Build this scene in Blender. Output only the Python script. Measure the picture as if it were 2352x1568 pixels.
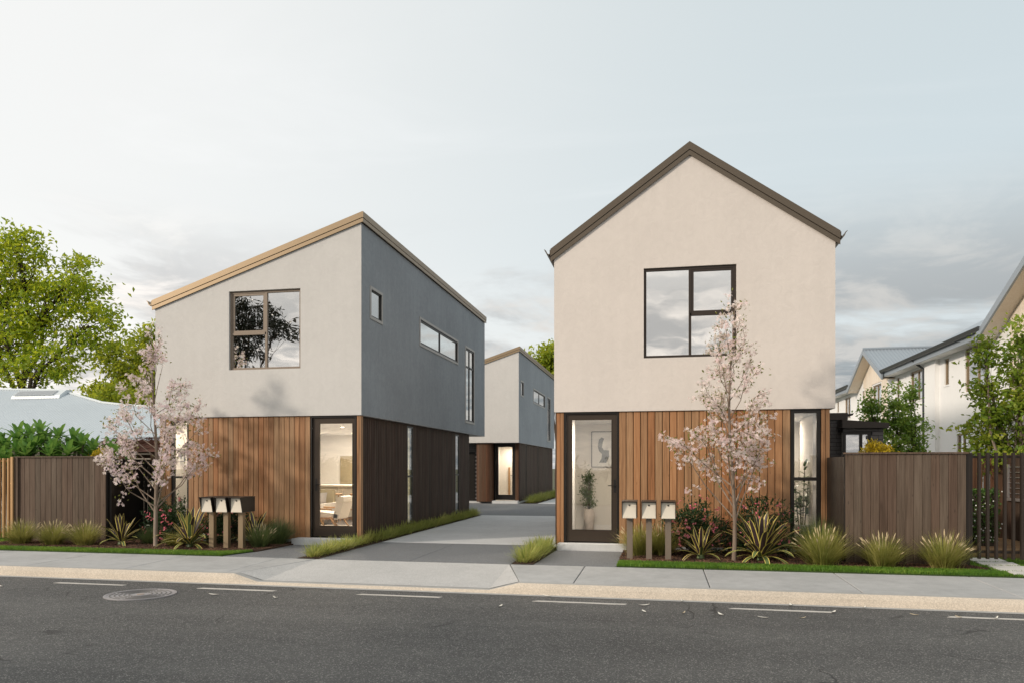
import bpy, math, random
import numpy as np
from math import sin, cos, pi, radians as R, atan2, sqrt
from mathutils import Vector, Matrix, Euler

for o in list(bpy.data.objects): bpy.data.objects.remove(o)
S = bpy.context.scene
COL = S.collection

# ------------------------------------------------------------------ camera
cd = bpy.data.cameras.new('camera'); cam = bpy.data.objects.new('camera', cd); COL.objects.link(cam)
cam.location = (0, 0, 1.6); cam.rotation_euler = (R(90), 0, R(11.15))
cd.sensor_width = 36; cd.lens = 36*1730/2352; cd.shift_y = 288/2352
cd.clip_start = .05; cd.clip_end = 4000
S.camera = cam

# ------------------------------------------------------------------ light, sky, exposure
SUN_AZ, SUN_EL = R(-127.5), R(21)          # azimuth measured from +Y towards +X
sund = Vector((sin(SUN_AZ)*cos(SUN_EL), cos(SUN_AZ)*cos(SUN_EL), sin(SUN_EL)))
ld = bpy.data.lights.new('sun', 'SUN'); ld.energy = 2.0; ld.angle = R(4); ld.color = (1, .87, .72)
sun = bpy.data.objects.new('sun', ld); COL.objects.link(sun)
sun.rotation_euler = (-sund).to_track_quat('-Z', 'Y').to_euler(); sun.location = (-30, -25, 30)
S.view_settings.view_transform = 'Standard'; S.view_settings.look = 'None'
S.view_settings.exposure = 0.38; S.view_settings.gamma = 1; S.view_settings.use_curve_mapping = False
S.render.engine = 'CYCLES'
S.cycles.max_bounces = 8; S.cycles.transparent_max_bounces = 16

class N:
    """small node-tree helper"""
    def __init__(s, tree): s.t = tree; s.n = tree.nodes; s.l = tree.links
    def add(s, typ, ins=None, **kw):
        n = s.n.new(typ)
        for k, v in kw.items(): setattr(n, k, v)
        for k, v in (ins or {}).items():
            if isinstance(v, bpy.types.NodeSocket): s.l.new(v, n.inputs[k])
            else:
                if isinstance(v, tuple) and len(v) == 3 and n.inputs[k].type == 'RGBA': v = (*v, 1)
                n.inputs[k].default_value = v
        return n
    def math(s, op, a, b=0., c=0., clamp=False):
        return s.add('ShaderNodeMath', {0: a, 1: b, 2: c}, operation=op, use_clamp=clamp).outputs[0]
    def vm(s, op, a, b=(0, 0, 0)):
        n = s.add('ShaderNodeVectorMath', {0: a, 1: b}, operation=op); return n.outputs['Value' if op == 'DOT_PRODUCT' else 'Vector']
    def mix(s, f, a, b, blend='MIX'):
        n = s.add('ShaderNodeMix', data_type='RGBA', blend_type=blend)
        for i, v in ((0, f), (6, a), (7, b)):
            if isinstance(v, bpy.types.NodeSocket): s.l.new(v, n.inputs[i])
            else: n.inputs[i].default_value = (*v, 1) if isinstance(v, tuple) and len(v) == 3 else v
        return n.outputs[2]
    def noise(s, vec, scale, detail=4, rough=.55, dist=0.):
        return s.add('ShaderNodeTexNoise', {'Vector': vec, 'Scale': scale, 'Detail': detail, 'Roughness': rough, 'Distortion': dist}).outputs['Fac']
    def ss(s, x, a, b, lo=0., hi=1.):
        n = s.add('ShaderNodeMapRange', {0: x, 1: a, 2: b, 3: lo, 4: hi}, interpolation_type='SMOOTHSTEP'); return n.outputs[0]
    def lin(s, x, a, b, lo=0., hi=1.):
        return s.add('ShaderNodeMapRange', {0: x, 1: a, 2: b, 3: lo, 4: hi}).outputs[0]
    def scale(s, vec, sc): return s.vm('MULTIPLY', vec, sc)

W = bpy.data.worlds.new('World'); S.world = W; W.use_nodes = True
W.node_tree.nodes.clear(); w = N(W.node_tree)
sky = w.add('ShaderNodeTexSky', sky_type='NISHITA', sun_disc=False, sun_elevation=SUN_EL, sun_rotation=SUN_AZ % (2*pi),
            air_density=1.0, dust_density=2.0, ozone_density=1.0)
dirv = w.add('ShaderNodeTexCoord').outputs['Generated']
sx = w.add('ShaderNodeSeparateXYZ', {0: dirv}).outputs
hz = w.vm('NORMALIZE', w.vm('MULTIPLY', dirv, (1, 1, 0)))
side = w.vm('DOT_PRODUCT', hz, (sin(SUN_AZ), cos(SUN_AZ), 0))          # -1 away from the sun .. 1 under it
# thin high veil, brighter towards the sun
veil = w.mix(w.ss(side, -1.0, .18), (5.15, 5.75, 5.85), (7.75, 7.7, 7.45))
veil = w.mix(w.ss(side, .2, 1.0), veil, (9.9, 9.25, 8.3))
el = sx[2]
veil = w.mix(w.ss(el, .0, .3, 1, 0), veil, w.mix(w.ss(side, -.9, .2), (6.6, 6.7, 6.6), (9.2, 8.7, 8.1)))
base = w.mix(.84, sky.outputs[0], veil)
# cloud deck seen in perspective: direction divided by height
inv = w.math('DIVIDE', 1.0, w.math('ADD', w.math('MAXIMUM', el, 0.), .12))
pv = w.vm('MULTIPLY', w.add('ShaderNodeCombineXYZ', {0: w.math('MULTIPLY', sx[0], inv), 1: w.math('MULTIPLY', sx[1], inv), 2: 0.}).outputs[0], (1, 1, 1))
n1 = w.noise(w.vm('ADD', pv, (7.7, 1.3, 0)), .75, 7, .58, .5)
n2 = w.noise(w.vm('ADD', pv, (11.0, 2.0, 4)), 2.6, 6, .6, .4)
band = w.math('MULTIPLY', w.ss(el, w.lin(side, -.8, -.3, .36, .32), w.lin(side, -.8, -.3, .19, .18)), w.ss(el, -.03, .02))
cm = w.math('ADD', w.math('MULTIPLY', n1, .75), w.math('MULTIPLY', n2, .25))
near = w.ss(side, .15, .6, 0., .07)
cmask = w.math('MULTIPLY', w.ss(w.math('ADD', cm, near), w.lin(side, -.85, -.35, .34, .43), w.lin(side, -.85, -.35, .48, .53)), band)
ccol = w.mix(w.ss(side, -.95, .15), w.mix(w.ss(el, .03, .22), (1.5, 1.85, 2.1), (3.2, 3.4, 3.5)), (4.2, 4.2, 4.2))
lit = w.mix(w.ss(side, -.9, .3), (4.5, 4.45, 4.3), (8.3, 7.8, 7.3))
ccol = w.mix(w.ss(n2, .42, .66), ccol, lit)
base = w.mix(w.math('MULTIPLY', cmask, .95), base, ccol)
wisp = w.math('MULTIPLY', w.ss(w.noise(w.scale(pv, (.6, 1.6, 1)), .8, 6, .6, .8), .5, .75), w.ss(el, .1, .35))
base = w.mix(w.math('MULTIPLY', wisp, .22), base, (8.2, 8.2, 8.3))
bg = w.add('ShaderNodeBackground', {0: base, 1: .105})
w.l.new(bg.outputs[0], w.add('ShaderNodeOutputWorld').inputs[0])

# ------------------------------------------------------------------ materials
def new_mat(name):
    m = bpy.data.materials.new(name); m.use_nodes = True; m.node_tree.nodes.clear()
    n = N(m.node_tree); out = n.add('ShaderNodeOutputMaterial'); return m, n, out
def bsdf(n, out, color, rough=.6, metal=0., bump=None, bs=.3, bd=.01, spec=.4):
    ins = {'Base Color': color, 'Roughness': rough, 'Metallic': metal, 'Specular IOR Level': spec}
    if bump is not None: ins['Normal'] = n.add('ShaderNodeBump', {'Height': bump, 'Strength': bs, 'Distance': bd}).outputs[0]
    b = n.add('ShaderNodeBsdfPrincipled', ins); n.l.new(b.outputs[0], out.inputs[0]); return b
def coords(n, rnd=True):
    c = n.add('ShaderNodeTexCoord').outputs['Object']
    if rnd:
        r = n.math('MULTIPLY', n.add('ShaderNodeObjectInfo').outputs['Random'], 37.0)
        c = n.vm('ADD', c, n.add('ShaderNodeCombineXYZ', {0: r, 1: r, 2: r}).outputs[0])
    return c
def plain(name, c, rough=.5, metal=0., var=.12, scale=6., bump=.0, spec=.4):
    m, n, out = new_mat(name); v = coords(n)
    f = n.noise(v, scale, 5)
    col = n.mix(f, tuple(x*(1-var) for x in c), tuple(min(1, x*(1+var)) for x in c))
    bsdf(n, out, col, rough, metal, n.noise(v, 90, 3) if bump else None, bump, .004, spec); return m
def stucco(name, c, streak=.06, grain=55, bstr=.55):
    m, n, out = new_mat(name); v = coords(n, False)
    big = n.noise(v, .7, 4, .6); st = n.noise(n.scale(v, (5, 5, .35)), 1.3, 5, .6); tro = n.noise(v, 7, 5, .6, 1.2); g = n.noise(v, grain, 4, .65)
    f = n.math('ADD', n.math('MULTIPLY', big, .4), n.math('ADD', n.math('MULTIPLY', st, .22), n.math('MULTIPLY', tro, .38)))
    col = n.mix(n.ss(f, .32, .68), tuple(x*(1-1.5*streak) for x in c), tuple(x*(1+streak) for x in c))
    col = n.mix(n.math('MULTIPLY', n.ss(g, .5, .72), .10), col, tuple(x*.7 for x in c))
    hgt = n.math('ADD', n.math('MULTIPLY', g, .7), n.math('MULTIPLY', tro, 1.4))
    bsdf(n, out, col, .9, 0, hgt, bstr, .006, .2); return m
def wood(name, dark, mid, light, rough=.55, hue=.12, knots=0., axis=2):
    m, n, out = new_mat(name); v = coords(n)
    k = [26, 26, 26]; k[axis] = 1.1; k2 = [150, 150, 150]; k2[axis] = 3.
    a = n.noise(n.scale(v, tuple(k)), 1, 5, .6, .6); b = n.noise(n.scale(v, tuple(k2)), 1, 4, .7)
    k3 = [5, 5, 5]; k3[axis] = .7
    c = n.noise(n.scale(v, tuple(k3)), 1, 3, .5)
    f = n.math('ADD', n.math('MULTIPLY', a, .5), n.math('ADD', n.math('MULTIPLY', b, .25), n.math('MULTIPLY', c, .25)))
    col = n.mix(n.ss(f, .34, .52), dark, mid); col = n.mix(n.ss(f, .48, .68), col, light)
    rnd = n.add('ShaderNodeObjectInfo').outputs['Random']
    col = n.add('ShaderNodeHueSaturation', {'Hue': n.lin(rnd, 0, 1, .5-hue*.06, .5+hue*.06), 'Saturation': n.lin(rnd, 0, 1, 1.08, .9),
                'Value': n.lin(n.math('FRACT', n.math('MULTIPLY', rnd, 7.31)), 0, 1, 1-hue, 1+hue), 'Color': col}).outputs[0]
    if knots:
        kk = [7, 7, 7]; kk[axis] = 2.6
        d = n.add('ShaderNodeTexVoronoi', {'Vector': n.scale(n.vm('ADD', v, (0, 0, 3.3)), tuple(kk)), 'Scale': 1.}, feature='F1').outputs['Distance']
        col = n.mix(n.math('MULTIPLY', n.ss(d, .11, .03), knots), col, tuple(x*.35 for x in dark))
    bsdf(n, out, col, n.lin(f, .3, .7, rough+.1, rough-.08), 0, n.math('ADD', n.math('MULTIPLY', a, .5), b), .35, .004, .3); return m
def concrete(name, c, speck=0., sscale=160., rough=.85, stain=.12, bs=.3):
    m, n, out = new_mat(name); v = n.add('ShaderNodeNewGeometry').outputs['Position']
    big = n.noise(v, .9, 5, .6); mid = n.noise(v, 6, 5, .6); fine = n.noise(v, 120, 3, .7)
    f = n.math('ADD', n.math('MULTIPLY', big, .6), n.math('MULTIPLY', mid, .4))
    col = n.mix(n.ss(f, .3, .7), tuple(x*(1-stain) for x in c), tuple(x*(1+stain) for x in c))
    col = n.mix(n.math('MULTIPLY', n.ss(fine, .4, .7), .25), col, tuple(x*.75 for x in c))
    h = fine
    if speck:
        vo = n.add('ShaderNodeTexVoronoi', {'Vector': v, 'Scale': sscale}, feature='F1')
        cs = n.add('ShaderNodeSeparateColor', {0: vo.outputs['Color']}).outputs[0]
        col = n.mix(speck, col, n.mix(cs, tuple(x*.55 for x in c), tuple(min(.9, x*1.6) for x in c)))
        h = n.math('ADD', n.math('MULTIPLY', n.ss(vo.outputs['Distance'], .6, .1), 1.), n.math('MULTIPLY', fine, .4))
    bsdf(n, out, col, rough, 0, h, bs, .004, .3); return m
def asphalt(name):
    m, n, out = new_mat(name); v = n.add('ShaderNodeNewGeometry').outputs['Position']
    vo = n.add('ShaderNodeTexVoronoi', {'Vector': n.scale(v, (1, 1, 1)), 'Scale': 95.}, feature='F1')
    cs = n.add('ShaderNodeSeparateColor', {0: vo.outputs['Color']}).outputs
    big = n.noise(v, .35, 5, .6); mid = n.noise(n.scale(v, (1, 2.2, 1)), 2.6, 5, .65); fine = n.noise(v, 60, 4, .7)
    lane = n.noise(n.scale(v, (.10, 1.1, 1)), 1., 4, .5)
    f = n.math('ADD', n.math('MULTIPLY', big, .35), n.math('ADD', n.math('MULTIPLY', mid, .3), n.math('MULTIPLY', lane, .35)))
    col = n.mix(n.ss(f, .36, .64), (.066, .067, .067), (.118, .118, .115))
    col = n.mix(n.ss(fine, .36, .62), n.mix(.5, col, (.03, .03, .03)), col)
    col = n.mix(n.math('MULTIPLY', n.ss(cs[0], .80, .97), .75), col, (.30, .295, .28))
    col = n.mix(n.math('MULTIPLY', n.ss(cs[1], .84, .95), .6), col, (.035, .035, .036))
    # worn cracks
    wv = n.vm('ADD', v, n.scale(n.add('ShaderNodeTexNoise', {'Vector': v, 'Scale': 2.2, 'Detail': 5.}).outputs['Color'], (.55, .55, 0)))
    cr = n.add('ShaderNodeTexVoronoi', {'Vector': wv, 'Scale': .75}, feature='DISTANCE_TO_EDGE').outputs['Distance']
    msk = n.math('MULTIPLY', n.ss(cr, .012, .003), n.ss(n.noise(v, .8, 3), .50, .62))
    col = n.mix(n.math('MULTIPLY', msk, .75), col, (.02, .02, .02))
    h = n.math('SUBTRACT', n.math('ADD', n.math('MULTIPLY', fine, .8), n.ss(vo.outputs['Distance'], .7, .1)), n.math('MULTIPLY', msk, 2.))
    bsdf(n, out, col, n.lin(fine, .3, .7, .82, .62), 0, h, .55, .006, .35); return m
def leafmat(name, c1, c2, c3, trans=.35, rough=.45, nscale=.9):
    m, n, out = new_mat(name); v = coords(n)
    r = n.add('ShaderNodeNewGeometry').outputs['Random Per Island']
    cl = n.noise(v, nscale, 3)
    f = n.math('ADD', n.math('MULTIPLY', r, .6), n.math('MULTIPLY', n.ss(cl, .35, .65), .4))
    col = n.mix(n.ss(f, .1, .6), c1, c2); col = n.mix(n.ss(f, .55, .98), col, c3)
    b = n.add('ShaderNodeBsdfPrincipled', {'Base Color': col, 'Roughness': rough, 'Specular IOR Level': .35})
    t = n.add('ShaderNodeBsdfTranslucent', {'Color': n.mix(.6, col, n.mix(.5, c3, (c3[0]*1.4, c3[1]*1.4, c3[2]*.8)))})
    x = n.add('ShaderNodeMixShader', {0: trans, 1: b.outputs[0], 2: t.outputs[0]}); n.l.new(x.outputs[0], out.inputs[0]); return m
def glass(name, refl, tint=(1, 1, 1), through=(1, 1, 1)):
    m, n, out = new_mat(name)
    fr = n.add('ShaderNodeLayerWeight', {'Blend': .25}).outputs['Facing']
    wav = n.noise(coords(n), 1.1, 2)
    nb = n.add('ShaderNodeBump', {'Height': wav, 'Strength': .12, 'Distance': .02}).outputs[0]
    fac = n.math('ADD', refl, n.math('MULTIPLY', n.math('POWER', fr, 2.), 1-refl), clamp=True)
    g = n.add('ShaderNodeBsdfGlossy', {'Color': tint, 'Roughness': .0, 'Normal': nb}); t = n.add('ShaderNodeBsdfTransparent', {'Color': through})
    x = n.add('ShaderNodeMixShader', {0: fac, 1: t.outputs[0], 2: g.outputs[0]}); n.l.new(x.outputs[0], out.inputs[0]); return m
def emit(name, c, s):
    m, n, out = new_mat(name); e = n.add('ShaderNodeEmission', {0: c, 1: s}); n.l.new(e.outputs[0], out.inputs[0]); return m

MT = dict(
    stucco_cool=stucco('render_cool', (.585, .575, .56), .04),
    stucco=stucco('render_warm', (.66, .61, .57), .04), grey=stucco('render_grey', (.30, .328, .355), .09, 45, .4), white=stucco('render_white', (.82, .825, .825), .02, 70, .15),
    timber=wood('timber_warm', (.18, .088, .040), (.328, .170, .080), (.44, .248, .126), .5, .12, .35),
    timber_dark=wood('timber_dark', (.032, .020, .0135), (.060, .038, .026), (.092, .061, .043), .75, .14),
    timber_brown=wood('timber_brown', (.07, .034, .018), (.11, .055, .030), (.15, .08, .045), .55, .12),
    fence=wood('fence_timber', (.058, .039, .027), (.102, .070, .050), (.150, .108, .080), .75, .12, .5),
    pale_timber=wood('pale_timber', (.72, .62, .50), (.79, .70, .59), (.84, .77, .68), .6, .05),
    inner_timber=wood('furniture_timber', (.28, .15, .06), (.40, .23, .10), (.48, .30, .15), .45, .05),
    deck=wood('deck_timber', (.13, .075, .035), (.22, .13, .065), (.30, .19, .10), .6, .1, 0, 0),
    bronze=plain('bronze_metal', (.30, .225, .145), .38, .55, .06, 2.), bronze_post=plain('bronze_post', (.20, .16, .125), .45, .2, .06, 2.), bronze_dim_copy=plain('bronze_dim_copy', (.115, .092, .068), .42, .4, .06, 2.), black=plain('black_metal', (.018, .015, .013), .38, .2, .1, 3.),  # darkest bronze: right fascia copy, weaker sky reflection put into the colour
    brownmetal=plain('brown_metal', (.040, .030, .024), .42, .3, .1, 3.), doorframe=plain('door_bronze', (.058, .043, .032), .33, .4, .1, 2.),
    greyframe=plain('grey_frame', (.40, .39, .37), .45, .2, .05, 3.), cream=plain('cream_metal', (.72, .66, .56), .45, 0, .04, 5.),
    membrane=plain('membrane', (.014, .012, .011), .9), plaster=plain('plaster', (.78, .75, .70), .9, 0, .03, 2.), ceil=plain('ceiling_white', (.82, .81, .79), .9, 0, .02),
    darkfloor=plain('dark_floor', (.07, .055, .045), .4, 0, .2, 9.), rug=plain('rug', (.48, .42, .34), .95, 0, .2, 60., .3),
    fabric=plain('fabric_cream', (.66, .61, .55), .95, 0, .06, 60., .3), fabric_g=plain('fabric_grey', (.34, .31, .29), .95, 0, .1, 60., .3), olive=plain('fabric_olive', (.36, .30, .19), .95, 0, .1, 60., .3),
    tan=plain('bronze_sunlit', (.46, .28, .13), .45, .15, .06, 2.), stone=plain('stone_top', (.74, .70, .62), .3, 0, .05, 8.), ribbed=plain('ribbed_panel', (.66, .60, .50), .6, 0, .04),  # tan: golden sunlight on the far left gate put into its base colour
    concrete=concrete('footpath_concrete', (.385, .39, .39), .15, 220., .85, .17), light=concrete('light_concrete', (.57, .58, .585), .18, 240.), apron=concrete('apron_concrete', (.44, .44, .435), .35, 130.),
    aggregate=concrete('dark_aggregate', (.165, .172, .18), .55, 120., .85, .10, .5), kerb=concrete('kerb_aggregate', (.53, .465, .385), .3, 85., .9, .10, .5), lip=concrete('gutter_concrete', (.36, .36, .35), .2, 200.),
    asphalt=asphalt('asphalt'), paint=concrete('road_paint', (.50, .485, .455), .25, 130., .7, .15), paver=concrete('white_paver', (.62, .60, .56), .12, 200.),
    soil=concrete('soil', (.060, .038, .026), .5, 60., .95, .3, .8), chip=plain('mulch_chip', (.105, .058, .036), .9, 0, .5, 14.),
    ground=concrete('ground_earth', (.10, .10, .06), .3, 20., .95, .3),
    iron=plain('cast_iron', (.34, .33, .34), .5, .3, .2, 20., .3), rust=plain('iron_rust', (.33, .27, .23), .7, .1, .3, 20., .3),
    zinc=plain('corrugated_steel', (.60, .65, .68), .45, .15, .06, .6), zincgrey=plain('grey_steel', (.30, .34, .38), .4, .3, .06, .6), darksteel=plain('dark_gutter', (.075, .08, .085), .35, .4, .1),
    brick=plain('charcoal_brick', (.13, .12, .118), .7, 0, .35, 9., .5), mortar=plain('mortar_dark', (.032, .030, .030), .9), weather=plain('weatherboard', (.42, .37, .31), .7, 0, .08),
    thatch=plain('brush_thatch', (.085, .034, .022), .95, 0, .45, 30.), bark=wood('bark_grey', (.10, .075, .055), (.20, .155, .12), (.34, .28, .23), .85, .1),
    barkdark=wood('bark_dark', (.035, .026, .018), (.07, .052, .038), (.11, .085, .065), .9, .1),
    steel=plain('stainless', (.62, .62, .62), .3, .8), lock=plain('lock', (.03, .028, .026), .35, .6),
    glass_up=glass('glass_mirror', .74, (.94, .93, .91)), glass=glass('glass_clear', .10), glass_mid=glass('glass_tint', .45, (.95, .95, .95), (.8, .8, .8)),
    pot=plain('pot_white', (.66, .64, .60), .7, 0, .08, 8.), vase=plain('vase_clay', (.56, .50, .45), .85, 0, .35, 7., .4),
    paper=plain('paper', (.78, .77, .74), .8, 0, .01), ink=plain('art_grey', (.24, .25, .25), .8, 0, .05),
    blind=leafmat('blind_fabric', (.80, .79, .77), (.82, .81, .79), (.84, .83, .81), .5, .9), lampglow=emit('lamp_glow', (1, .82, .58), 14.),
    lawn=leafmat('lawn_blades', (.06, .155, .017), (.125, .265, .028), (.26, .37, .055), .4, .5, 1.5),
    tuss=leafmat('tussock_blades', (.13, .165, .036), (.28, .29, .07), (.55, .49, .19), .3, .5, 2.), tussd=leafmat('tussock_blades_dark', (.05, .085, .034), (.10, .15, .055), (.20, .24, .095), .3, .5, 2.),
    seed=plain('seed_head', (.56, .45, .28), .9, 0, .15), border=leafmat('border_blades', (.12, .18, .032), (.28, .33, .07), (.60, .56, .22), .35, .5, 1.2),
    flowerseed=plain('border_seed', (.20, .085, .06), .9),
    tree=leafmat('tree_leaves', (.10, .21, .016), (.28, .42, .026), (.56, .56, .05), .55), tree2=leafmat('tree_leaves_lime', (.14, .22, .018), (.30, .38, .028), (.50, .50, .06), .5),
    pear=leafmat('pear_leaves', (.06, .145, .026), (.16, .30, .052), (.36, .46, .10), .45), bigleaf=leafmat('street_leaves', (.06, .13, .018), (.20, .31, .036), (.44, .47, .07), .5),
    gum=leafmat('gum_leaves', (.012, .018, .010), (.022, .030, .016), (.06, .045, .025), .15),
    frang=leafmat('frangipani_leaves', (.05, .15, .03), (.11, .26, .05), (.24, .38, .10), .35, .35, 1.6), shrub=leafmat('shrub_leaves', (.010, .030, .010), (.022, .055, .018), (.055, .095, .03), .2, .35),
    yellow=leafmat('yellow_leaves', (.30, .22, .01), (.52, .38, .015), (.66, .52, .05), .35), hedge=leafmat('hedge_leaves', (.018, .05, .010), (.05, .11, .02), (.13, .19, .04), .25),
    petal=leafmat('blossom_petals', (.76, .58, .63), (.88, .76, .79), (.94, .88, .89), .45, .6, 2.), petalm=leafmat('blossom_petals_mauve', (.68, .52, .61), (.81, .69, .75), (.90, .83, .86), .45, .6, 2.),
    pink=leafmat('pink_petals', (.62, .10, .16), (.74, .20, .26), (.80, .34, .38), .3, .6), whitef=plain('white_flower', (.80, .80, .76), .7), bleaf=leafmat('blossom_tree_leaves', (.09, .13, .02), (.17, .20, .035), (.30, .27, .07), .4),
    ag_m=plain('agave_margin', (.68, .57, .15), .45, 0, .15, 12.), ag_g=plain('agave_green', (.11, .155, .055), .42, 0, .3, 10.), ag_p=plain('agave_purple', (.045, .028, .034), .45, 0, .3, 10.),
    rub=plain('rubber_leaf', (.060, .125, .045), .3, 0, .35, 9.), rubm=plain('rubber_margin', (.42, .45, .26), .4, 0, .1), ficus=leafmat('ficus_leaves', (.03, .075, .02), (.07, .13, .035), (.14, .20, .07), .3),
    dead=plain('dry_leaf', (.55, .47, .34), .8, 0, .25, 9.), deadw=plain('pale_leaf', (.72, .70, .64), .7, 0, .1, 9.),
)

# ------------------------------------------------------------------ mesh helpers
def wloc(o):
    v = Vector((0, 0, 0))
    while o is not None: v = v + o.location; o = o.parent
    return v
def tag(o, label=None, cat=None, group=None, kind=None):
    if label: o['label'] = label
    if cat: o['category'] = cat
    if group: o['group'] = group
    if kind: o['kind'] = kind
    return o
def empty(name, loc, label, cat, group=None):
    o = bpy.data.objects.new(name, None); o.empty_display_size = .2; COL.objects.link(o); o.location = loc
    return tag(o, label, cat, group)
def link(name, me, parent=None, loc=(0, 0, 0), rot=None, scale=None):
    o = bpy.data.objects.new(name, me); COL.objects.link(o)
    l = Vector(loc)
    if parent is not None: l = l - wloc(parent); o.parent = parent
    o.location = l
    if rot is not None: o.rotation_euler = rot
    if scale is not None: o.scale = scale
    return o
def setmats(me, mats):
    for m in (mats if isinstance(mats, (list, tuple)) else [mats]): me.materials.append(MT[m] if isinstance(m, str) else m)
def mesh_np(name, V, F, mats, mi=None, smooth=False):
    V = np.asarray(V, np.float32); F = np.asarray(F, np.int32); k = F.shape[1]
    me = bpy.data.meshes.new(name); me.vertices.add(len(V)); me.vertices.foreach_set('co', V.ravel())
    me.loops.add(F.size); me.loops.foreach_set('vertex_index', F.ravel())
    me.polygons.add(len(F)); me.polygons.foreach_set('loop_start', np.arange(0, F.size, k, dtype=np.int32)); me.polygons.foreach_set('loop_total', np.full(len(F), k, np.int32))
    setmats(me, mats)
    if mi is not None: me.polygons.foreach_set('material_index', np.asarray(mi, np.int32))
    if smooth: me.polygons.foreach_set('use_smooth', np.ones(len(F), bool))
    me.update(calc_edges=True); me.validate(); return me
class MB:
    def __init__(s): s.v = []; s.f = []; s.m = []
    def add(s, vs, fs, mi=0):
        b = len(s.v); s.v += [tuple(p) for p in vs]; s.f += [tuple(b+i for i in f) for f in fs]; s.m += [mi]*len(fs); return s
    def box(s, x0, x1, y0, y1, z0, z1, mi=0):
        return s.add([(x0,y0,z0),(x1,y0,z0),(x1,y1,z0),(x0,y1,z0),(x0,y0,z1),(x1,y0,z1),(x1,y1,z1),(x0,y1,z1)],
                     [(3,2,1,0),(4,5,6,7),(0,1,5,4),(1,2,6,5),(2,3,7,6),(3,0,4,7)], mi)
    def prism(s, pts, d0, d1, axis='y', mi=0):
        """pts: 2-D outline in the plane across the axis; y -> (x,z), x -> (y,z), z -> (x,y)"""
        P = {'y': lambda p, d: (p[0], d, p[1]), 'x': lambda p, d: (d, p[0], p[1]), 'z': lambda p, d: (p[0], p[1], d)}[axis]
        n = len(pts); vs = [P(p, d0) for p in pts]+[P(p, d1) for p in pts]
        ar = sum(pts[i][0]*pts[(i+1) % n][1]-pts[(i+1) % n][0]*pts[i][1] for i in range(n))
        fs = [tuple(range(n)), tuple(range(2*n-1, n-1, -1))]+[(i, i+n, (i+1) % n+n, (i+1) % n) for i in range(n)]
        flip = (ar > 0) == (axis in ('x', 'z'))
        if flip: fs = [tuple(reversed(f)) for f in fs]
        return s.add(vs, fs, mi)
    def quad(s, a, b, c, d, mi=0): return s.add([a, b, c, d], [(0, 1, 2, 3)], mi)
    def chain(s, pts, rad, n=6, mi=0, cap=True):
        pts = [Vector(p) for p in pts]; ring = []; b = len(s.v); up = Vector((.13, .31, .94)); vs = []; fs = []
        for i, p in enumerate(pts):
            t = (pts[min(i+1, len(pts)-1)]-pts[max(i-1, 0)])
            t = t.normalized() if t.length > 1e-9 else Vector((0, 0, 1))
            a = t.cross(up)
            if a.length < .05: a = t.cross(Vector((1, 0, 0)))
            a.normalize(); c = t.cross(a)
            for k in range(n): vs.append(p+(a*cos(2*pi*k/n)+c*sin(2*pi*k/n))*rad[i])
        for i in range(len(pts)-1):
            for k in range(n): fs.append((i*n+k, i*n+(k+1) % n, (i+1)*n+(k+1) % n, (i+1)*n+k))
        if cap: fs += [tuple(range(n)), tuple(reversed(range((len(pts)-1)*n, len(pts)*n)))]
        return s.add(vs, fs, mi)
    def lathe(s, prof, c, n=20, mi=0):
        vs = [(c[0]+r*cos(2*pi*k/n), c[1]+r*sin(2*pi*k/n), c[2]+z) for r, z in prof for k in range(n)]
        fs = [(i*n+k, i*n+(k+1) % n, (i+1)*n+(k+1) % n, (i+1)*n+k) for i in range(len(prof)-1) for k in range(n)]
        fs += [tuple(reversed(range(n))), tuple(range((len(prof)-1)*n, len(prof)*n))]
        return s.add(vs, fs, mi)
    def mesh(s, name, mats, origin=(0, 0, 0), smooth=False):
        me = bpy.data.meshes.new(name); o = origin
        me.from_pydata([(p[0]-o[0], p[1]-o[1], p[2]-o[2]) for p in s.v], [], s.f); setmats(me, mats)
        me.polygons.foreach_set('material_index', s.m)
        if smooth: me.polygons.foreach_set('use_smooth', [True]*len(s.f))
        me.update(); return me
    def build(s, name, mats, parent=None, origin=None, smooth=False):
        o = Vector(origin) if origin is not None else (wloc(parent) if parent is not None else Vector((0, 0, 0)))
        return link(name, s.mesh(name, mats, o, smooth), parent, o)
def struct(name, mb, mats, smooth=False): return tag(mb.build(name, mats, None, None, smooth), kind='structure')
def copy_tree(o, parent=None):
    c = o.copy(); COL.objects.link(c)
    if parent is not None: c.parent = parent
    for ch in list(o.children): copy_tree(ch, c)
    return c
def boxpart(name, mat, parent, *b): return MB().box(*b).build(name, mat, parent)
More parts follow.
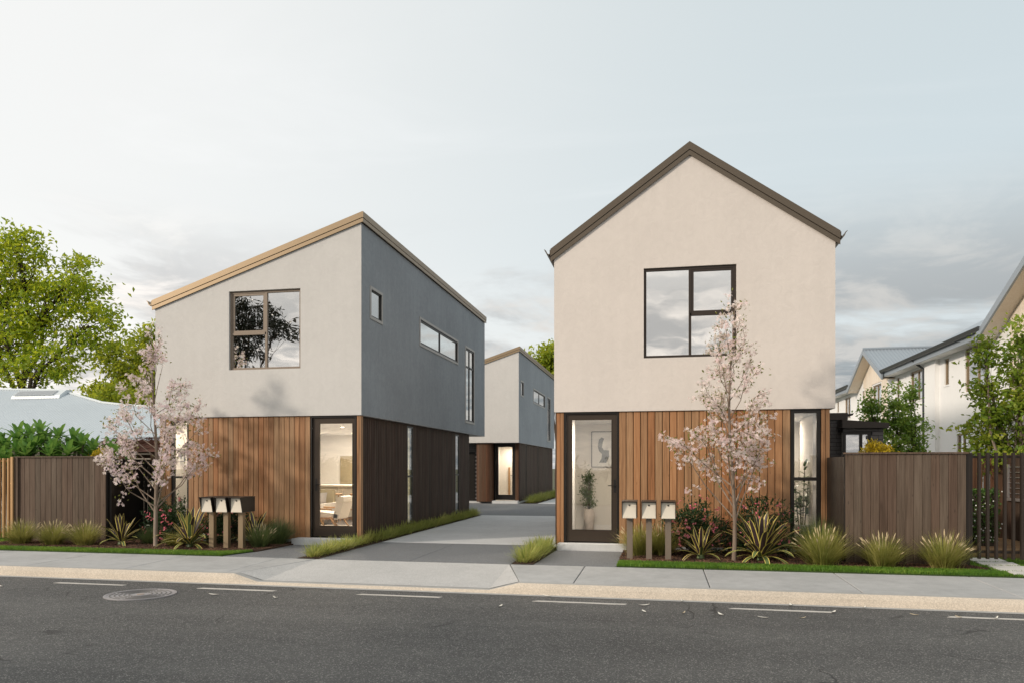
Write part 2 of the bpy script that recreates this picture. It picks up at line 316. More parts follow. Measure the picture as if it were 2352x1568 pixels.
def wall_sheet(mb, plane, d, s0, s1, zb, top, holes=(), depth=.12, flip=False, mi=0, mr=0):
    """upright sheet at y=d ('y') or x=d ('x'); top: list of (s,z); holes: (s0,s1,z0,z1) with reveals going inward by depth"""
    P = (lambda s, z, q=0: (s, d+q, z)) if plane == 'y' else (lambda s, z, q=0: (d+q, s, z))
    def zt(s):
        for (a, za), (b, zb_) in zip(top, top[1:]):
            if a-1e-6 <= s <= b+1e-6: return za+(zb_-za)*(s-a)/(b-a)
        return top[-1][1]
    cuts = sorted({s0, s1, *[p[0] for p in top if s0 < p[0] < s1], *[h[0] for h in holes], *[h[1] for h in holes]})
    def q(a, b, c, e):
        f = (a, b, c, e); mb.quad(*(reversed(f) if flip else f), mi=mi)
    for a, b in zip(cuts, cuts[1:]):
        z = zb
        for h in sorted([h for h in holes if h[0] <= a+1e-6 and h[1] >= b-1e-6], key=lambda h: h[2]):
            if h[2] > z+1e-6: q(P(a, z), P(b, z), P(b, h[2]), P(a, h[2]))
            z = h[3]
        q(P(a, z), P(b, z), P(b, zt(b)), P(a, zt(a)))
    for h in holes:
        for (a, za), (b, zb2) in (((h[0], h[2]), (h[0], h[3])), ((h[0], h[3]), (h[1], h[3])), ((h[1], h[3]), (h[1], h[2])), ((h[1], h[2]), (h[0], h[2]))):
            mb.quad(P(a, za), P(b, zb2), P(b, zb2, depth), P(a, za, depth), mi=mr)
    return mb
BOARDS = {}
def board_mesh(w_, t, h_, mat, axis='y', ch=.004):
    """upright plank; front chamfered. axis y: faces -y, runs along x; axis x: faces +x, runs along y. origin bottom left back"""
    key = (round(w_, 4), round(t, 4), round(h_, 4), mat, axis)
    if key not in BOARDS:
        if axis == 'y': pts = [(0, 0), (0, -t+ch), (ch, -t), (w_-ch, -t), (w_, -t+ch), (w_, 0)]
        elif axis == 'x': pts = [(0, 0), (t-ch, 0), (t, ch), (t, w_-ch), (t-ch, w_), (0, w_)]
        else: pts = [(0, 0), (-t+ch, 0), (-t, ch), (-t, w_-ch), (-t+ch, w_), (0, w_)]
        BOARDS[key] = MB().prism(pts, 0, h_, 'z').mesh('board', mat)
    return BOARDS[key]
def boards_y(parent, x0, x1, y, z0, z1, pitch, mat, t=.02, gap=.010, name='board', ztop=None, ch=.004):
    n = max(1, round((x1-x0)/pitch)); p = (x1-x0)/n
    for i in range(n): link(name, board_mesh(p-gap, t, z1-z0, mat, 'y', ch), parent, (x0+i*p+gap/2, y, z0))
def boards_x(parent, y0, y1, x, z0, z1, pitch, mat, t=.02, gap=.010, name='board', ax='x'):
    n = max(1, round((y1-y0)/pitch)); p = (y1-y0)/n
    for i in range(n): link(name, board_mesh(p-gap, t, z1-z0, mat, ax), parent, (x, y0+i*p+gap/2, z0))
def frame_rect(mb, plane, d0, d1, s0, s1, z0, z1, w_, mi=0):
    B = (lambda a, b, c, e: mb.box(a, b, d0, d1, c, e, mi)) if plane == 'y' else (lambda a, b, c, e: mb.box(d0, d1, a, b, c, e, mi))
    B(s0, s0+w_, z0, z1); B(s1-w_, s1, z0, z1); B(s0+w_, s1-w_, z0, z0+w_); B(s0+w_, s1-w_, z1-w_, z1)
def pane(parent, plane, d, s0, s1, z0, z1, mat):
    t = .006
    mb = MB()
    if plane == 'y': mb.box(s0, s1, d, d+t, z0, z1)
    else: mb.box(d, d+t, s0, s1, z0, z1)
    return mb.build('pane', mat, parent)
def area_lamp(parent, loc, size, power, color=(1, .87, .70)):
    l = bpy.data.lights.new('downlight_bulb', 'AREA'); l.energy = power; l.size = size; l.color = color
    o = bpy.data.objects.new('downlight_bulb', l); COL.objects.link(o); o.parent = parent; o.location = Vector(loc)-wloc(parent)
    return o

# ------------------------------------------------------------------ ground, road, kerb, paths
KY = lambda x: 10.47-.019*(x+2)          # kerb face foot
BY = lambda x: 12.40-.014*(x+2)          # back of the footpath
ROADZ, FZ = -.2, -.03
mb = MB(); mb.box(-700, 700, -700, 900, -1.2, -.30); struct('ground', mb, 'ground')
mb = MB(); xs = [-120, -30, 0, 30, 120]
for a, b in zip(xs, xs[1:]): mb.add([(a, -6, ROADZ), (b, -6, ROADZ), (b, KY(b), ROADZ), (a, KY(a), ROADZ), (a, -6, -.29), (b, -6, -.29), (b, KY(b), -.29), (a, KY(a), -.29)], [(0, 1, 2, 3), (4, 5, 1, 0), (7, 6, 5, 4)])
road = struct('road', mb, 'asphalt')
for xa, xb in [(-14.35, -13.08), (-11.8, -10.52), (-9.26, -8.0), (-6.76, -5.49), (-4.22, -2.97), (-1.69, -.43), (.85, 2.11), (3.37, 4.63), (5.9, 7.15)]:
    y = lambda x: KY(x)-.46
    c = MB()
    N_ = 9
    rng = random.Random(int(xa*100))
    top = [(xa+.07+(xb-xa-.07)*i/N_, y(xa)+.035+rng.uniform(-.006, .006)+(y(xb)-y(xa))*i/N_) for i in range(N_+1)]
    bot = [(xa+(xb-xa-.03)*i/N_, y(xa)-.035+rng.uniform(-.006, .006)+(y(xb)-y(xa))*i/N_) for i in range(N_+1)]
    c.prism(bot+top[::-1], ROADZ+.001, ROADZ+.005, 'z'); c.build('lane_marking', 'paint', road)
struct('verge_opposite', MB().box(-120, 120, -40, -6.004, -.9, -.12), 'ground')
# kerb with dropped crossing
def kh(x):
    for a, b, lo, hi in ((-6.5, -6.1, 1., 0.), (-2.42, -1.98, 0., 1.)):
        if a <= x <= b: return lo+(hi-lo)*(x-a)/(b-a)
    return 0. if -6.1 < x < -2.42 else 1.
kx = [-120, -40, -20, -12, -8, -6.5, -6.4, -6.3, -6.2, -6.1, -5, -3.6, -2.42, -2.3, -2.2, -2.1, -1.98, 0, 3, 6, 12, 40, 120]
prof = lambda x: (lambda k, y, t: [(y-.10, ROADZ+.004), (y+.0, ROADZ+.006), (y+.035, ROADZ+.03+.06*k), (y+.075, t-.018), (y+.105, t), (y+.235, t)])(kh(x), KY(x), -.165+.115*kh(x))
mb = MB()
for a, b in zip(kx, kx[1:]):
    A, B = prof(a), prof(b)
    for i in range(5):
        mb.quad((a, *A[i]), (b, *B[i]), (b, *B[i+1]), (a, *A[i+1]), mi=[1, 0, 0, 0, 1][i])
    mb.quad((a, *A[5]), (b, *B[5]), (b, B[5][0], -.29), (a, A[5][0], -.29))
tag(mb.build('kerb', ['kerb', 'lip']), kind='structure')
# footpath slabs
fp = struct('footpath', MB().add([(-120, KY(-120)+.235, -.20), (120, KY(120)+.235, -.20), (120, BY(120), -.20), (-120, BY(-120), -.20), (-120, KY(-120)+.235, -.29), (120, KY(120)+.235, -.29), (120, BY(120), -.29), (-120, BY(-120), -.29)], [(0, 1, 2, 3), (0, 4, 5, 1), (3, 2, 6, 7)]), 'lip')
def slab(parent, name, mat, pts, zt, zb=-.21):
    """pts: (x,y); zt: height function; chamfer-less slab with slightly eased rim"""
    n = len(pts); cx_ = sum(p[0] for p in pts)/n; cy_ = sum(p[1] for p in pts)/n
    e = .008
    ins = []
    for p in pts:
        d = Vector((cx_-p[0], cy_-p[1])); d.normalize(); ins.append((p[0]+d.x*e*1.4, p[1]+d.y*e*1.4))
    vs = [(p[0], p[1], zb) for p in pts]+[(p[0], p[1], zt(*p)-e*.7) for p in pts]+[(p[0], p[1], zt(*p)) for p in ins]
    fs = [tuple(range(2*n, 3*n))]
    for i in range(n):
        j = (i+1) % n; fs += [(i, j, n+j, n+i), (n+i, n+j, 2*n+j, 2*n+i)]
    return MB().add(vs, fs).build(name, mat, parent)
fz = lambda x, y: -.052+.024*(y-KY(x)-.24)/1.66
jl = [-16.2, -14.3, -12.4, -10.47, -8.58, -6.72, -5.98]; jr = [-2.46, -1.22, .67, 2.62, 4.5, 6.4, 8.3, 10.2]
g = .007
for a, b in list(zip(jl, jl[1:]))+list(zip(jr, jr[1:])):
    pts = [(a+g, KY(a)+.238), (b-g, KY(b)+.238), (b-g, BY(b)), (a+g, BY(a))]
    if b == -5.98: pts = [(a+g, KY(a)+.238), (-6.5, KY(-6.5)+.238), (-6.02, BY(-6)), (a+g, BY(a))]
    if a == -2.46: pts = [(-2.0, KY(-2)+.238), (b-g, KY(b)+.238), (b-g, BY(b)), (-2.47, BY(-2.5))]
    slab(fp, 'slab', 'concrete', pts, fz)
# crossover apron
az = lambda x, y: (lambda t: (-.163+(.163-.03)*min(1, max(0, t))))((y-KY(x)-.23)/1.7)
ap = MB()
L = lambda x0, y0, x1, y1, t: (x0+(x1-x0)*t, y0+(y1-y0)*t)
rows = 6
for i in range(rows):
    for j in range(1):
        t0, t1 = i/rows, (i+1)/rows
        l0, l1 = L(-6.08, KY(-6.08)+.238, -6.0, BY(-6), t0), L(-6.08, KY(-6.08)+.238, -6.0, BY(-6), t1)
        r0, r1 = L(-2.44, KY(-2.44)+.238, -2.49, BY(-2.5), t0), L(-2.44, KY(-2.44)+.238, -2.49, BY(-2.5), t1)
        ap.quad((*l0, az(*l0)), (*r0, az(*r0)), (*r1, az(*r1)), (*l1, az(*l1)))
bl = (-6.0, BY(-6)); fl = (-6.08, KY(-6.08)+.238); k0 = (-6.49, KY(-6.49)+.238)
ap.add([(*fl, az(*fl)), (*bl, az(*bl)), (*k0, -.052)], [(0, 1, 2)])
br = (-2.49, BY(-2.5)); fr_ = (-2.44, KY(-2.44)+.238); k1 = (-2.01, KY(-2.01)+.238)
ap.add([(*fr_, az(*fr_)), (*k1, -.052), (*br, az(*br))], [(0, 1, 2)])
struct('driveway_apron', ap, 'apron')
# lot terrain behind the footpath
mb = MB(); mb.add([(-120, BY(-120)+.002, -.055), (120, BY(120)+.002, -.055), (120, 120, -.055), (-120, 120, -.055)], [(0, 1, 2, 3)])
mb.add([(-120, BY(-120)+.002, -.055), (120, BY(120)+.002, -.055), (120, BY(120)+.002, -.29), (-120, BY(-120)+.002, -.29)], [(3, 2, 1, 0)])
struct('lot_ground', mb, 'ground')
dz = lambda x, y: -.022
dw = struct('driveway', MB().add([(-6.0, 12.47, -.048), (-2.4, 12.42, -.048), (-2.4, 60, -.048), (-6.0, 60, -.048)], [(0, 1, 2, 3)]), 'soil')
for mat, y0, y1, xs in (('aggregate', None, 15.5, (-5.95, -4.27, -2.46)), ('light', 15.5, 24.85, (-5.95, -2.0)), ('aggregate', 24.85, 33.2, (-9.5, 2)), ('light', 33.2, 47, (-5.4, 2))):
    for a, b in zip(xs, xs[1:]):
        ya, yb = (BY(a)+.012, BY(b)+.012) if y0 is None else (y0+.004, y0+.004)
        slab(dw, 'slab', mat, [(a+.004, ya), (b-.004, yb), (b-.004, y1-.004), (a+.004, y1-.004)], dz)
ep = struct('entry_path', MB().add([(-7.66, BY(-7.6)+.01, -.05), (-6.4, BY(-6.4)+.01, -.05), (-6.4, 14.8, -.05), (-7.66, 14.8, -.05)], [(0, 1, 2, 3)]), 'soil')
slab(ep, 'slab', 'aggregate', [(-7.85, BY(-7.85)+.012), (-6.38, BY(-6.38)+.012), (-6.30, 14.6), (-7.52, 14.6), (-7.60, 13.3)], dz)
ep2 = struct('entry_path', MB().add([(-2.04, BY(-2)+.01, -.05), (-.8, BY(-.8)+.01, -.05), (-.8, 14.8, -.05), (-2.04, 14.8, -.05)], [(0, 1, 2, 3)]), 'soil')
slab(ep2, 'slab', 'aggregate', [(-2.08, BY(-2.08)+.012), (-.71, BY(-.71)+.012), (-.71, 14.62), (-2.0, 14.62)], dz)

# ------------------------------------------------------------------ houses
def window(parent, plane, d, s0, s1, z0, z1, mull=None, trans=(), fmat='bronze', gmat='glass_up', fw=.05, fd=.06, sash=None, gd=.03):
    """outer rectangle; d: outer face of frame; mull: s of one upright; trans: list of (sa, sb, z)"""
    sg = 1 if plane == 'y' else -1
    D0, D1 = sorted((d, d+sg*fd))
    m_ = MB(); frame_rect(m_, plane, D0, D1, s0, s1, z0, z1, fw)
    win = m_.build('window', fmat, parent)
    bars = MB()
    bb = (lambda a, b, c, e: bars.box(a, b, D0+.002, D1-.002, c, e)) if plane == 'y' else (lambda a, b, c, e: bars.box(D0+.002, D1-.002, a, b, c, e))
    h = fw*.5
    if mull is not None: bb(mull-h, mull+h, z0+fw, z1-fw)
    for a, b, z in trans: bb(a, b, z-h, z+h)
    if mull is not None or trans: bars.build('mullion', fmat, win)
    if sash:
        sm = MB(); frame_rect(sm, plane, D0+.010, D1-.006, *sash, .045); sm.build('sash', fmat, win)
    gx = d+sg*gd
    cells = []
    cols = [(s0+fw, s1-fw)] if mull is None else [(s0+fw, mull-h), (mull+h, s1-fw)]
    for a, b in cols:
        zs = [z0+fw]+[z for ta, tb, z in trans if ta <= (a+b)/2 <= tb]+[z1-fw]
        for za, zb in zip(zs, zs[1:]): cells.append((a, b, za+(h if za > z0+fw else 0), zb-(h if zb < z1-fw else 0)))
    for a, b, za, zb in cells: pane(win, plane, gx, a, b, za, zb, gmat)
    return win
def door(parent, x0, x1, z0, z1, y, gx0, gx1, gz0, gz1, handle_x, fmat='doorframe', gmat='glass'):
    m_ = MB(); j = .035
    m_.box(x0, x0+j, y-.01, y+.09, z0, z1); m_.box(x1-j, x1, y-.01, y+.09, z0, z1); m_.box(x0+j, x1-j, y-.01, y+.09, z1-j, z1)
    m_.build('door_jamb', 'black', parent)
    m_ = MB(); a, b = x0+j+.004, x1-j-.004; zt = z1-j-.004
    m_.box(a, gx0, y+.03, y+.075, z0+.006, zt); m_.box(gx1, b, y+.03, y+.075, z0+.006, zt)
    m_.box(gx0, gx1, y+.03, y+.075, z0+.006, gz0); m_.box(gx0, gx1, y+.03, y+.075, gz1, zt)
    d_ = m_.build('door', fmat, parent)
    pane(d_, 'y', y+.05, gx0, gx1, gz0, gz1, gmat)
    bm_ = MB(); frame_rect(bm_, 'y', y+.022, y+.03, gx0-.012, gx1+.012, gz0-.012, gz1+.012, .014); bm_.build('bead', fmat, d_)
    hm = MB(); s_ = -1 if handle_x > (x0+x1)/2 else 1
    hm.box(handle_x-.022, handle_x+.022, y+.022, y+.03, 1.10, 1.36); hm.chain([(handle_x, y+.03, 1.24), (handle_x, y-.02, 1.24), (handle_x+s_*.02, y-.03, 1.24), (handle_x+s_*.13, y-.03, 1.24)], [.011, .011, .010, .009], 8)
    hm.build('handle', 'black', d_)
    return d_
def fascia_run(parent, path_top, path_bot_drop, y0, y1, name='fascia', mat='bronze'):
    """two stepped bands following a sloped top line in xz, facing the street. path_top: [(x,z),(x,z)]"""
    (xa, za), (xb, zb) = path_top; T = path_bot_drop
    for k, (a, b, off) in enumerate(((0., .58, 0.), (.63, 1., .012))):
        MB().prism([(xa, za-T*b), (xb, zb-T*b), (xb, zb-T*a), (xa, za-T*a)], y0+off, y1, 'y').build(name, mat, parent)

def gutter_y(parent, x, z, y0, y1, sgn, mat='bronze'):
    """open half-round style gutter running along y, outside at x+sgn*..."""
    pr = [(0, 0), (.0, -.085), (.035, -.105), (.075, -.075), (.095, -.02), (.125, .012), (.118, .016), (.085, -.01), (.065, -.06), (.035, -.085), (.012, -.075), (.012, 0)]
    return MB().prism([(x+sgn*a, z+b) for a, b in pr], y0, y1, 'y').build('gutter', mat, parent)

def downlight(x, y, z, power, label):
    e = empty('ceiling_downlight', (x, y, z), label, 'downlight', 'ceiling downlights indoors')
    MB().lathe([(.055, 0), (.055, .012), (.03, .012)], (x, y, z-.014), 16).build('trim_ring', 'ceil', e)
    MB().lathe([(.04, 0), (.04, .002)], (x, y, z-.017), 16).build('lens', 'lampglow', e)
    area_lamp(e, (x, y, z-.03), .12, power); return e

def skillion_house(label, y0, ylen, detail):
    dy = y0-14.9; xl, xr = -11.02, -6.16; y1 = y0+ylen
    H = empty('townhouse', ((xl+xr)/2, y0, 0), label, 'house', 'rendered townhouses with timber ground floors')
    zl, zr, zb = 5.10, 6.72, 2.70
    win = (-9.22, -7.54, 3.71, 5.41)
    m_ = MB(); wall_sheet(m_, 'y', y0, xl, xr, zb, [(xl, zl), (xr, zr)], [win] if detail else [], .13)
    m_.build('front_wall', 'stucco_cool', H)
    hs = [(15.43+dy, 16.06+dy, 4.86, 5.45), (18.84+dy, 22.52+dy, 4.82, 5.45), (23.52+dy, 24.60+dy, 3.09, 5.45)]
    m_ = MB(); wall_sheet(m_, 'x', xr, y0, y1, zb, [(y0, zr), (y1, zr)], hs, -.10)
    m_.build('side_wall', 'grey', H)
    m_ = MB(); wall_sheet(m_, 'x', xl, y0, y1, zb, [(y0, zl), (y1, zl)], [], 0, True); wall_sheet(m_, 'y', y1, xl, xr, zb, [(xl, zl), (xr, zr)], [], 0, True)
    m_.build('rear_wall', 'stucco_cool', H)
    MB().box(xl+.001, xr-.001, y0+.001, y1-.001, zb-.004, zb+.06).build('soffit', 'stucco_cool', H)
    # roof slab and stepped fascia
    k = (6.94-5.29)/(4.95)
    rf = MB().prism([(-11.08, 5.10), (-6.13, 5.10+k*4.95), (-6.13, 5.28+k*4.95), (-11.08, 5.28)], y0-.02, y1+.05, 'y').build('roof', 'brownmetal', H)
    fascia_run(rf, [(-11.08, 5.29), (-6.128, 6.94)], .215, y0-.05, y0-.021)
    for a, b, o in ((0, .58, 0), (.63, 1., .008)):
        MB().box(-6.129, -6.10-o, y0-.05 if a == 0 else y0-.038, y1+.05, 6.94-.215*b, 6.94-.215*a).build('fascia', 'bronze', rf)
    gutter_y(rf, -11.085, 5.27, y0-.05, y1+.05, -1)
    if detail: window(H, 'y', y0+.055, *win, mull=-8.37, trans=[(win[0]+.05, -8.37, 4.49)], sash=(-9.17, -8.395, 4.515, 5.36), fmat='bronze_post')
    X = xr-.006
    def grey_trim(h):
        m2 = MB(); frame_rect(m2, 'x', xr-.004, xr+.016, h[0]-.06, h[1]+.06, h[2]-.06, h[3]+.06, .06); m2.build('window_trim', 'greyframe', H)
    for h in hs[:2]: grey_trim(h)
    grey_trim(hs[2])
    window(H, 'x', X, *hs[0], fmat='black', fw=.03, gd=.028); window(H, 'x', X, *hs[1], mull=(hs[1][0]+hs[1][1])/2, fmat='black', fw=.05, gd=.028)
    window(H, 'x', X, *hs[2], mull=(hs[2][0]+hs[2][1])/2, trans=[(hs[2][0]+.04, hs[2][1]-.04, 4.86)], fmat='black', fw=.05, gd=.028)
    return H

# ---- left townhouse
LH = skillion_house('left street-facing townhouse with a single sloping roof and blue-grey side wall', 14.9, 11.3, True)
YB = 14.98; XB = -6.29
m_ = MB(); wall_sheet(m_, 'y', YB, -10.93, XB, .06, [(-10.93, 2.697), (XB, 2.697)], [(-10.66, -10.24, .16, 2.64), (-7.32, -6.28+.0-.02, .10, 2.685)], .1)
slots = [(18.10, 18.56, .15, 2.64), (22.63, 23.09, .15, 2.62)]
wall_sheet(m_, 'x', XB, YB, 24.35, .06, [(YB, 2.697), (24.35, 2.697)], slots, -.1)
wall_sheet(m_, 'x', -10.93, YB, 24.35, .06, [(YB, 2.697), (24.35, 2.697)], [], 0, True); wall_sheet(m_, 'y', 24.35, -10.93, XB, .06, [(-10.93, 2.697), (XB, 2.697)], [], 0, True)
m_.build('wall_backing', 'membrane', LH)
MB().box(-10.95, XB, YB-.05, 24.36, -.05, .06).build('plinth', 'concrete', LH)
boards_y(LH, -10.94, -10.67, YB-.003, .06, 2.69, .12, 'timber', .035); boards_y(LH, -10.23, -7.335, YB-.003, .06, 2.69, .1205, 'timber', .035)
boards_y(LH, -6.275, -6.175, YB-.003, .06, 2.69, .05, 'timber', .045, .004)
MB().box(-6.28, -6.18, YB-.002, YB+.06, .06, 2.69).build('corner_post', 'timber', LH)
ys = [YB+.075, 18.10, 18.56, 22.63, 23.09, 24.35]
for a, b in ((ys[0], ys[1]), (ys[2], ys[3]), (ys[4], ys[5])): boards_x(LH, a, b, XB+.003, .06, 2.69, .105, 'timber_dark', .035, .010)
boxpart('head_board', 'timber_dark', LH, XB+.003, XB+.036, 18.10, 18.56, 2.64, 2.69); boxpart('head_board', 'timber_dark', LH, XB+.003, XB+.036, 22.63, 23.09, 2.62, 2.69)
for s in slots: window(LH, 'x', XB+.034, *s, trans=[(s[0]+.05, s[1]-.05, 1.37)], fmat='black', gmat='glass', fw=.045, gd=.022)
window(LH, 'y', YB+.0, -10.655, -10.245, .17, 2.635, trans=[(-10.61, -10.29, 1.38)], fmat='black', gmat='glass', fw=.045)
boxpart('head_board', 'timber', LH, -10.66, -10.24, YB-.03, YB-.001, 2.642, 2.69)
door(LH, -7.325, -6.285, .12, 2.69, YB-.035, -7.14, -6.39, .36, 2.53, -7.215)
MB().box(-7.6, -6.25, 14.62, 14.925, -.04, .105).build('doorstep', 'light', LH)
# interior of the left townhouse
m_ = MB(); a, b, c, e = -10.90, -6.42, YB+.10, 22.0
m_.quad((a, c, 2.6), (a, e, 2.6), (b, e, 2.6), (b, c, 2.6)); m_.build('ceiling', 'ceil', LH)
m_ = MB(); m_.quad((a, c, .12), (b, c, .12), (b, e, .12), (a, e, .12)); m_.build('floor', 'darkfloor', LH)
m_ = MB(); m_.quad((a, e, .12), (b, e, .12), (b, e, 2.6), (a, e, 2.6)); m_.quad((a, c, .12), (a, e, .12), (a, e, 2.6), (a, c, 2.6))
wall_sheet(m_, 'x', b, c, e, .12, [(c, 2.6), (e, 2.6)], [slots[0]], 0, True)
wall_sheet(m_, 'y', c, a, b, .12, [(a, 2.6), (b, 2.6)], [(-10.66, -10.24, .12, 2.6), (-7.32, -6.43, .12, 2.6)], 0, True)
m_.build('interior_wall', 'plaster', LH)
MB().box(-10.9, -9.9, 15.62, 15.70, .12, 2.6).build('partition', 'plaster', LH)
MB().box(-9.75, -9.02, 21.9, 21.98, .12, 1.95).build('kitchen_cupboard', 'olive', LH)
m_ = MB(); frame_rect(m_, 'y', 21.9, 21.97, -8.95, -8.0, 1.05, 1.95, .05); m_.build('kitchen_window', 'inner_timber', LH)
pane(LH, 'y', 21.95, -8.9, -8.05, 1.1, 1.9, 'glass_up')
MB().box(-6.36, -6.35, 17.9, 18.9, .16, 2.6).build('blind', 'blind', LH)
MB().box(-6.36, -6.35, 22.5, 23.6, .16, 2.6).build('blind', 'blind', LH)

# ---- rear townhouse
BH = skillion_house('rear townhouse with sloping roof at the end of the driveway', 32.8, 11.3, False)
Y2 = 33.35
m_ = MB(); wall_sheet(m_, 'y', Y2, -7.45, -6.27, .06, [(-7.45, 2.697), (-6.27, 2.697)], [(-7.36, -6.42, .1, 2.69)], .1)
wall_sheet(m_, 'x', -6.27, Y2, 44, .06, [(Y2, 2.697), (44, 2.697)], [(35.0, 35.2, .1, 2.69), (38.55, 38.75, .1, 2.69)], -.1)
wall_sheet(m_, 'y', 44, -10.93, -6.27, .06, [(-10.93, 2.697), (-6.27, 2.697)], [], 0, True)
m_.build('wall_backing', 'membrane', BH)
MB().box(-10.95, -6.24, Y2-.1, 44.01, -.05, .06).build('plinth', 'light', BH)
boards_y(BH, -6.42, -6.26, Y2-.003, .06, 2.69, .08, 'timber_brown', .03)
for q0, q1 in ((Y2+.02, 35.0), (35.2, 38.55), (38.75, 44)): boards_x(BH, q0, q1, -6.267, .06, 2.69, .21, 'timber_dark', .03, .016)
for s in ((35.0, 35.2, .15, 2.66), (38.55, 38.75, .15, 2.66)): window(BH, 'x', -6.24, *s, fmat='black', gmat='glass_mid', fw=.03, gd=.02)
door(BH, -7.36, -6.42, .12, 2.69, Y2-.03, -7.20, -6.56, .36, 2.52, -6.50, fmat='black')
MB().box(-7.42, -6.25, 33.0, 33.3, -.04, .1).build('doorstep', 'light', BH)
# rounded timber wall beside the door
arc = [(-7.42-.0, Y2), (-7.44, 33.05), (-7.50, 32.98), (-7.62, 32.93), (-7.80, 32.92), (-7.98, 32.92), (-8.12, 32.94)]
pts = []
for i in range(15):
    t = i/14*(len(arc)-1); k = min(int(t), len(arc)-2); pts.append(L(*arc[k], *arc[k+1], t-k))
for p0, p1 in zip(pts, pts[1:]):
    d_ = Vector((p1[0]-p0[0], p1[1]-p0[1])); nrm = Vector((-d_.y, d_.x)).normalized()*(-.02)
    if d_.length < .02: continue
    u_ = d_*.94
    MB().prism([(p0[0], p0[1]), (p0[0]+u_.x, p0[1]+u_.y), (p0[0]+u_.x+nrm.x, p0[1]+u_.y+nrm.y), (p0[0]+nrm.x, p0[1]+nrm.y)], .06, 2.69, 'z').build('board', 'timber_brown', BH)
MB().prism([(x, y+.03) for x, y in pts]+[(-8.12, 33.6), (-7.42, 33.6)], .05, 2.69, 'z').build('curved_wall', 'membrane', BH)
# charcoal brick beside the garage opening
BRK = {}
def bricks(parent, plane, d, s0, s1, z0, z1, bl=.24, bh=.086, skip=(), out=-1, mat='brick'):
    r = 0; z = z0
    while z+bh*.5 < z1:
        s = s0-(bl/2 if r % 2 else 0)
        while s < s1-.01:
            a, b = max(s, s0), min(s+bl-.010, s1); zt = min(z+bh-.010, z1)
            if b-a > .03 and not any(k[0] < (a+b)/2 < k[1] and k[2] < (z+zt)/2 < k[3] for k in skip):
                key = (plane, round(b-a, 3), round(zt-z, 3), out)
                if key not in BRK:
                    w_, h_ = b-a, zt-z; t = .018
                    BRK[key] = (MB().box(0, w_, -t, .0, 0, h_) if plane == 'y' else MB().box(min(0, out*t), max(0, out*t), 0, w_, 0, h_)).mesh('brick', mat)
                link('brick', BRK[key], parent, (a, d, z) if plane == 'y' else (d, a, z))
            s += bl
        z += bh; r += 1
MB().box(-10.9, -8.10, 33.62, 33.75, .05, 2.69).build('garage_wall', 'mortar', BH)
bricks(BH, 'y', 33.62, -9.2, -8.06, .06, 2.69, skip=[(-9.2, -8.36, 0, 2.25)])
MB().box(-9.3, -8.36, 33.585, 33.618, .06, 2.24).build('garage_dark_sheet', 'black', BH)  # black sheet painted in place of the dark inside of the open garage
# interior
m_ = MB(); a, b, c, e = -7.9, -6.36, Y2+.10, 36.2
m_.quad((a, c, 2.62), (a, e, 2.62), (b, e, 2.62), (b, c, 2.62)); m_.quad((a, e, .1), (b, e, .1), (b, e, 2.62), (a, e, 2.62)); m_.quad((a, c, .1), (a, e, .1), (a, e, 2.62), (a, c, 2.62)); m_.quad((b, e, .1), (b, c, .1), (b, c, 2.62), (b, e, 2.62)); m_.quad((a, c, .1), (b, c, .1), (b, e, .1), (a, e, .1))
m_.build('interior_wall', 'plaster', BH)
MB().box(-7.75, -7.55, 35.0, 35.2, .1, 2.62).build('partition', 'ceil', BH)
MB().box(-7.30, -7.22, 36.1, 36.19, .1, 1.6).build('cupboard_edge', 'inner_timber', BH)
downlight(-6.95, 35.6, 2.61, 26, 'small round ceiling downlight behind the glass door of the rear townhouse')

# ---- right townhouse
RH = empty('townhouse', (.55, 14.9, 0), 'right street-facing townhouse with pointed gable roof and cream render', 'house', 'rendered townhouses with timber ground floors')
xl, xr, y0, y1, zb = -2.08, 3.19, 14.9, 25., 2.70
win = (-.32, 1.42, 3.72, 5.46)
m_ = MB(); wall_sheet(m_, 'y', y0, xl, xr, zb, [(xl, 5.75), (.55, 7.61), (xr, 5.79)], [win], .13); m_.build('front_wall', 'stucco', RH)
m_ = MB(); wall_sheet(m_, 'x', xl, y0, y1, zb, [(y0, 5.75), (y1, 5.75)], [], 0, True); wall_sheet(m_, 'x', xr, y0, y1, zb, [(y0, 5.79), (y1, 5.79)], [], 0); m_.build('side_wall', 'stucco', RH)
m_ = MB(); wall_sheet(m_, 'y', y1, xl, xr, zb, [(xl, 5.75), (.55, 7.61), (xr, 5.79)], [], 0, True); m_.build('rear_wall', 'stucco', RH)
MB().box(xl+.001, xr-.001, y0+.001, y1-.001, zb-.004, zb+.06).build('soffit', 'stucco', RH)
rf = MB().prism([(-2.15, 5.74), (.55, 7.66), (3.27, 5.78), (3.27, 5.955), (.55, 7.84), (-2.15, 5.915)], y0-.02, y1+.05, 'y').build('roof', 'brownmetal', RH)
for (xa, za), (xb, zb2) in (((-2.15, 5.93), (.55, 7.85)), ((.55, 7.85), (3.27, 5.97))):
    fascia_run(rf, [(xa, za), (xb, zb2)], .255, y0-.05, y0-.021, mat='bronze_dim_copy')
gutter_y(rf, -2.155, 5.915, y0-.035, y1, -1, 'bronze_dim_copy'); gutter_y(rf, 3.275, 5.955, y0-.035, y1, 1, 'bronze_dim_copy')
MB().prism([(-2.152, 5.72), (-2.082, 5.69), (-2.082, 5.80), (-2.152, 5.85)], y0-.018, y1, 'y').build('eave_board', 'brownmetal', rf)
MB().prism([(3.272, 5.76), (3.272, 5.88), (3.192, 5.84), (3.192, 5.73)], y0-.018, y1, 'y').build('eave_board', 'brownmetal', rf)
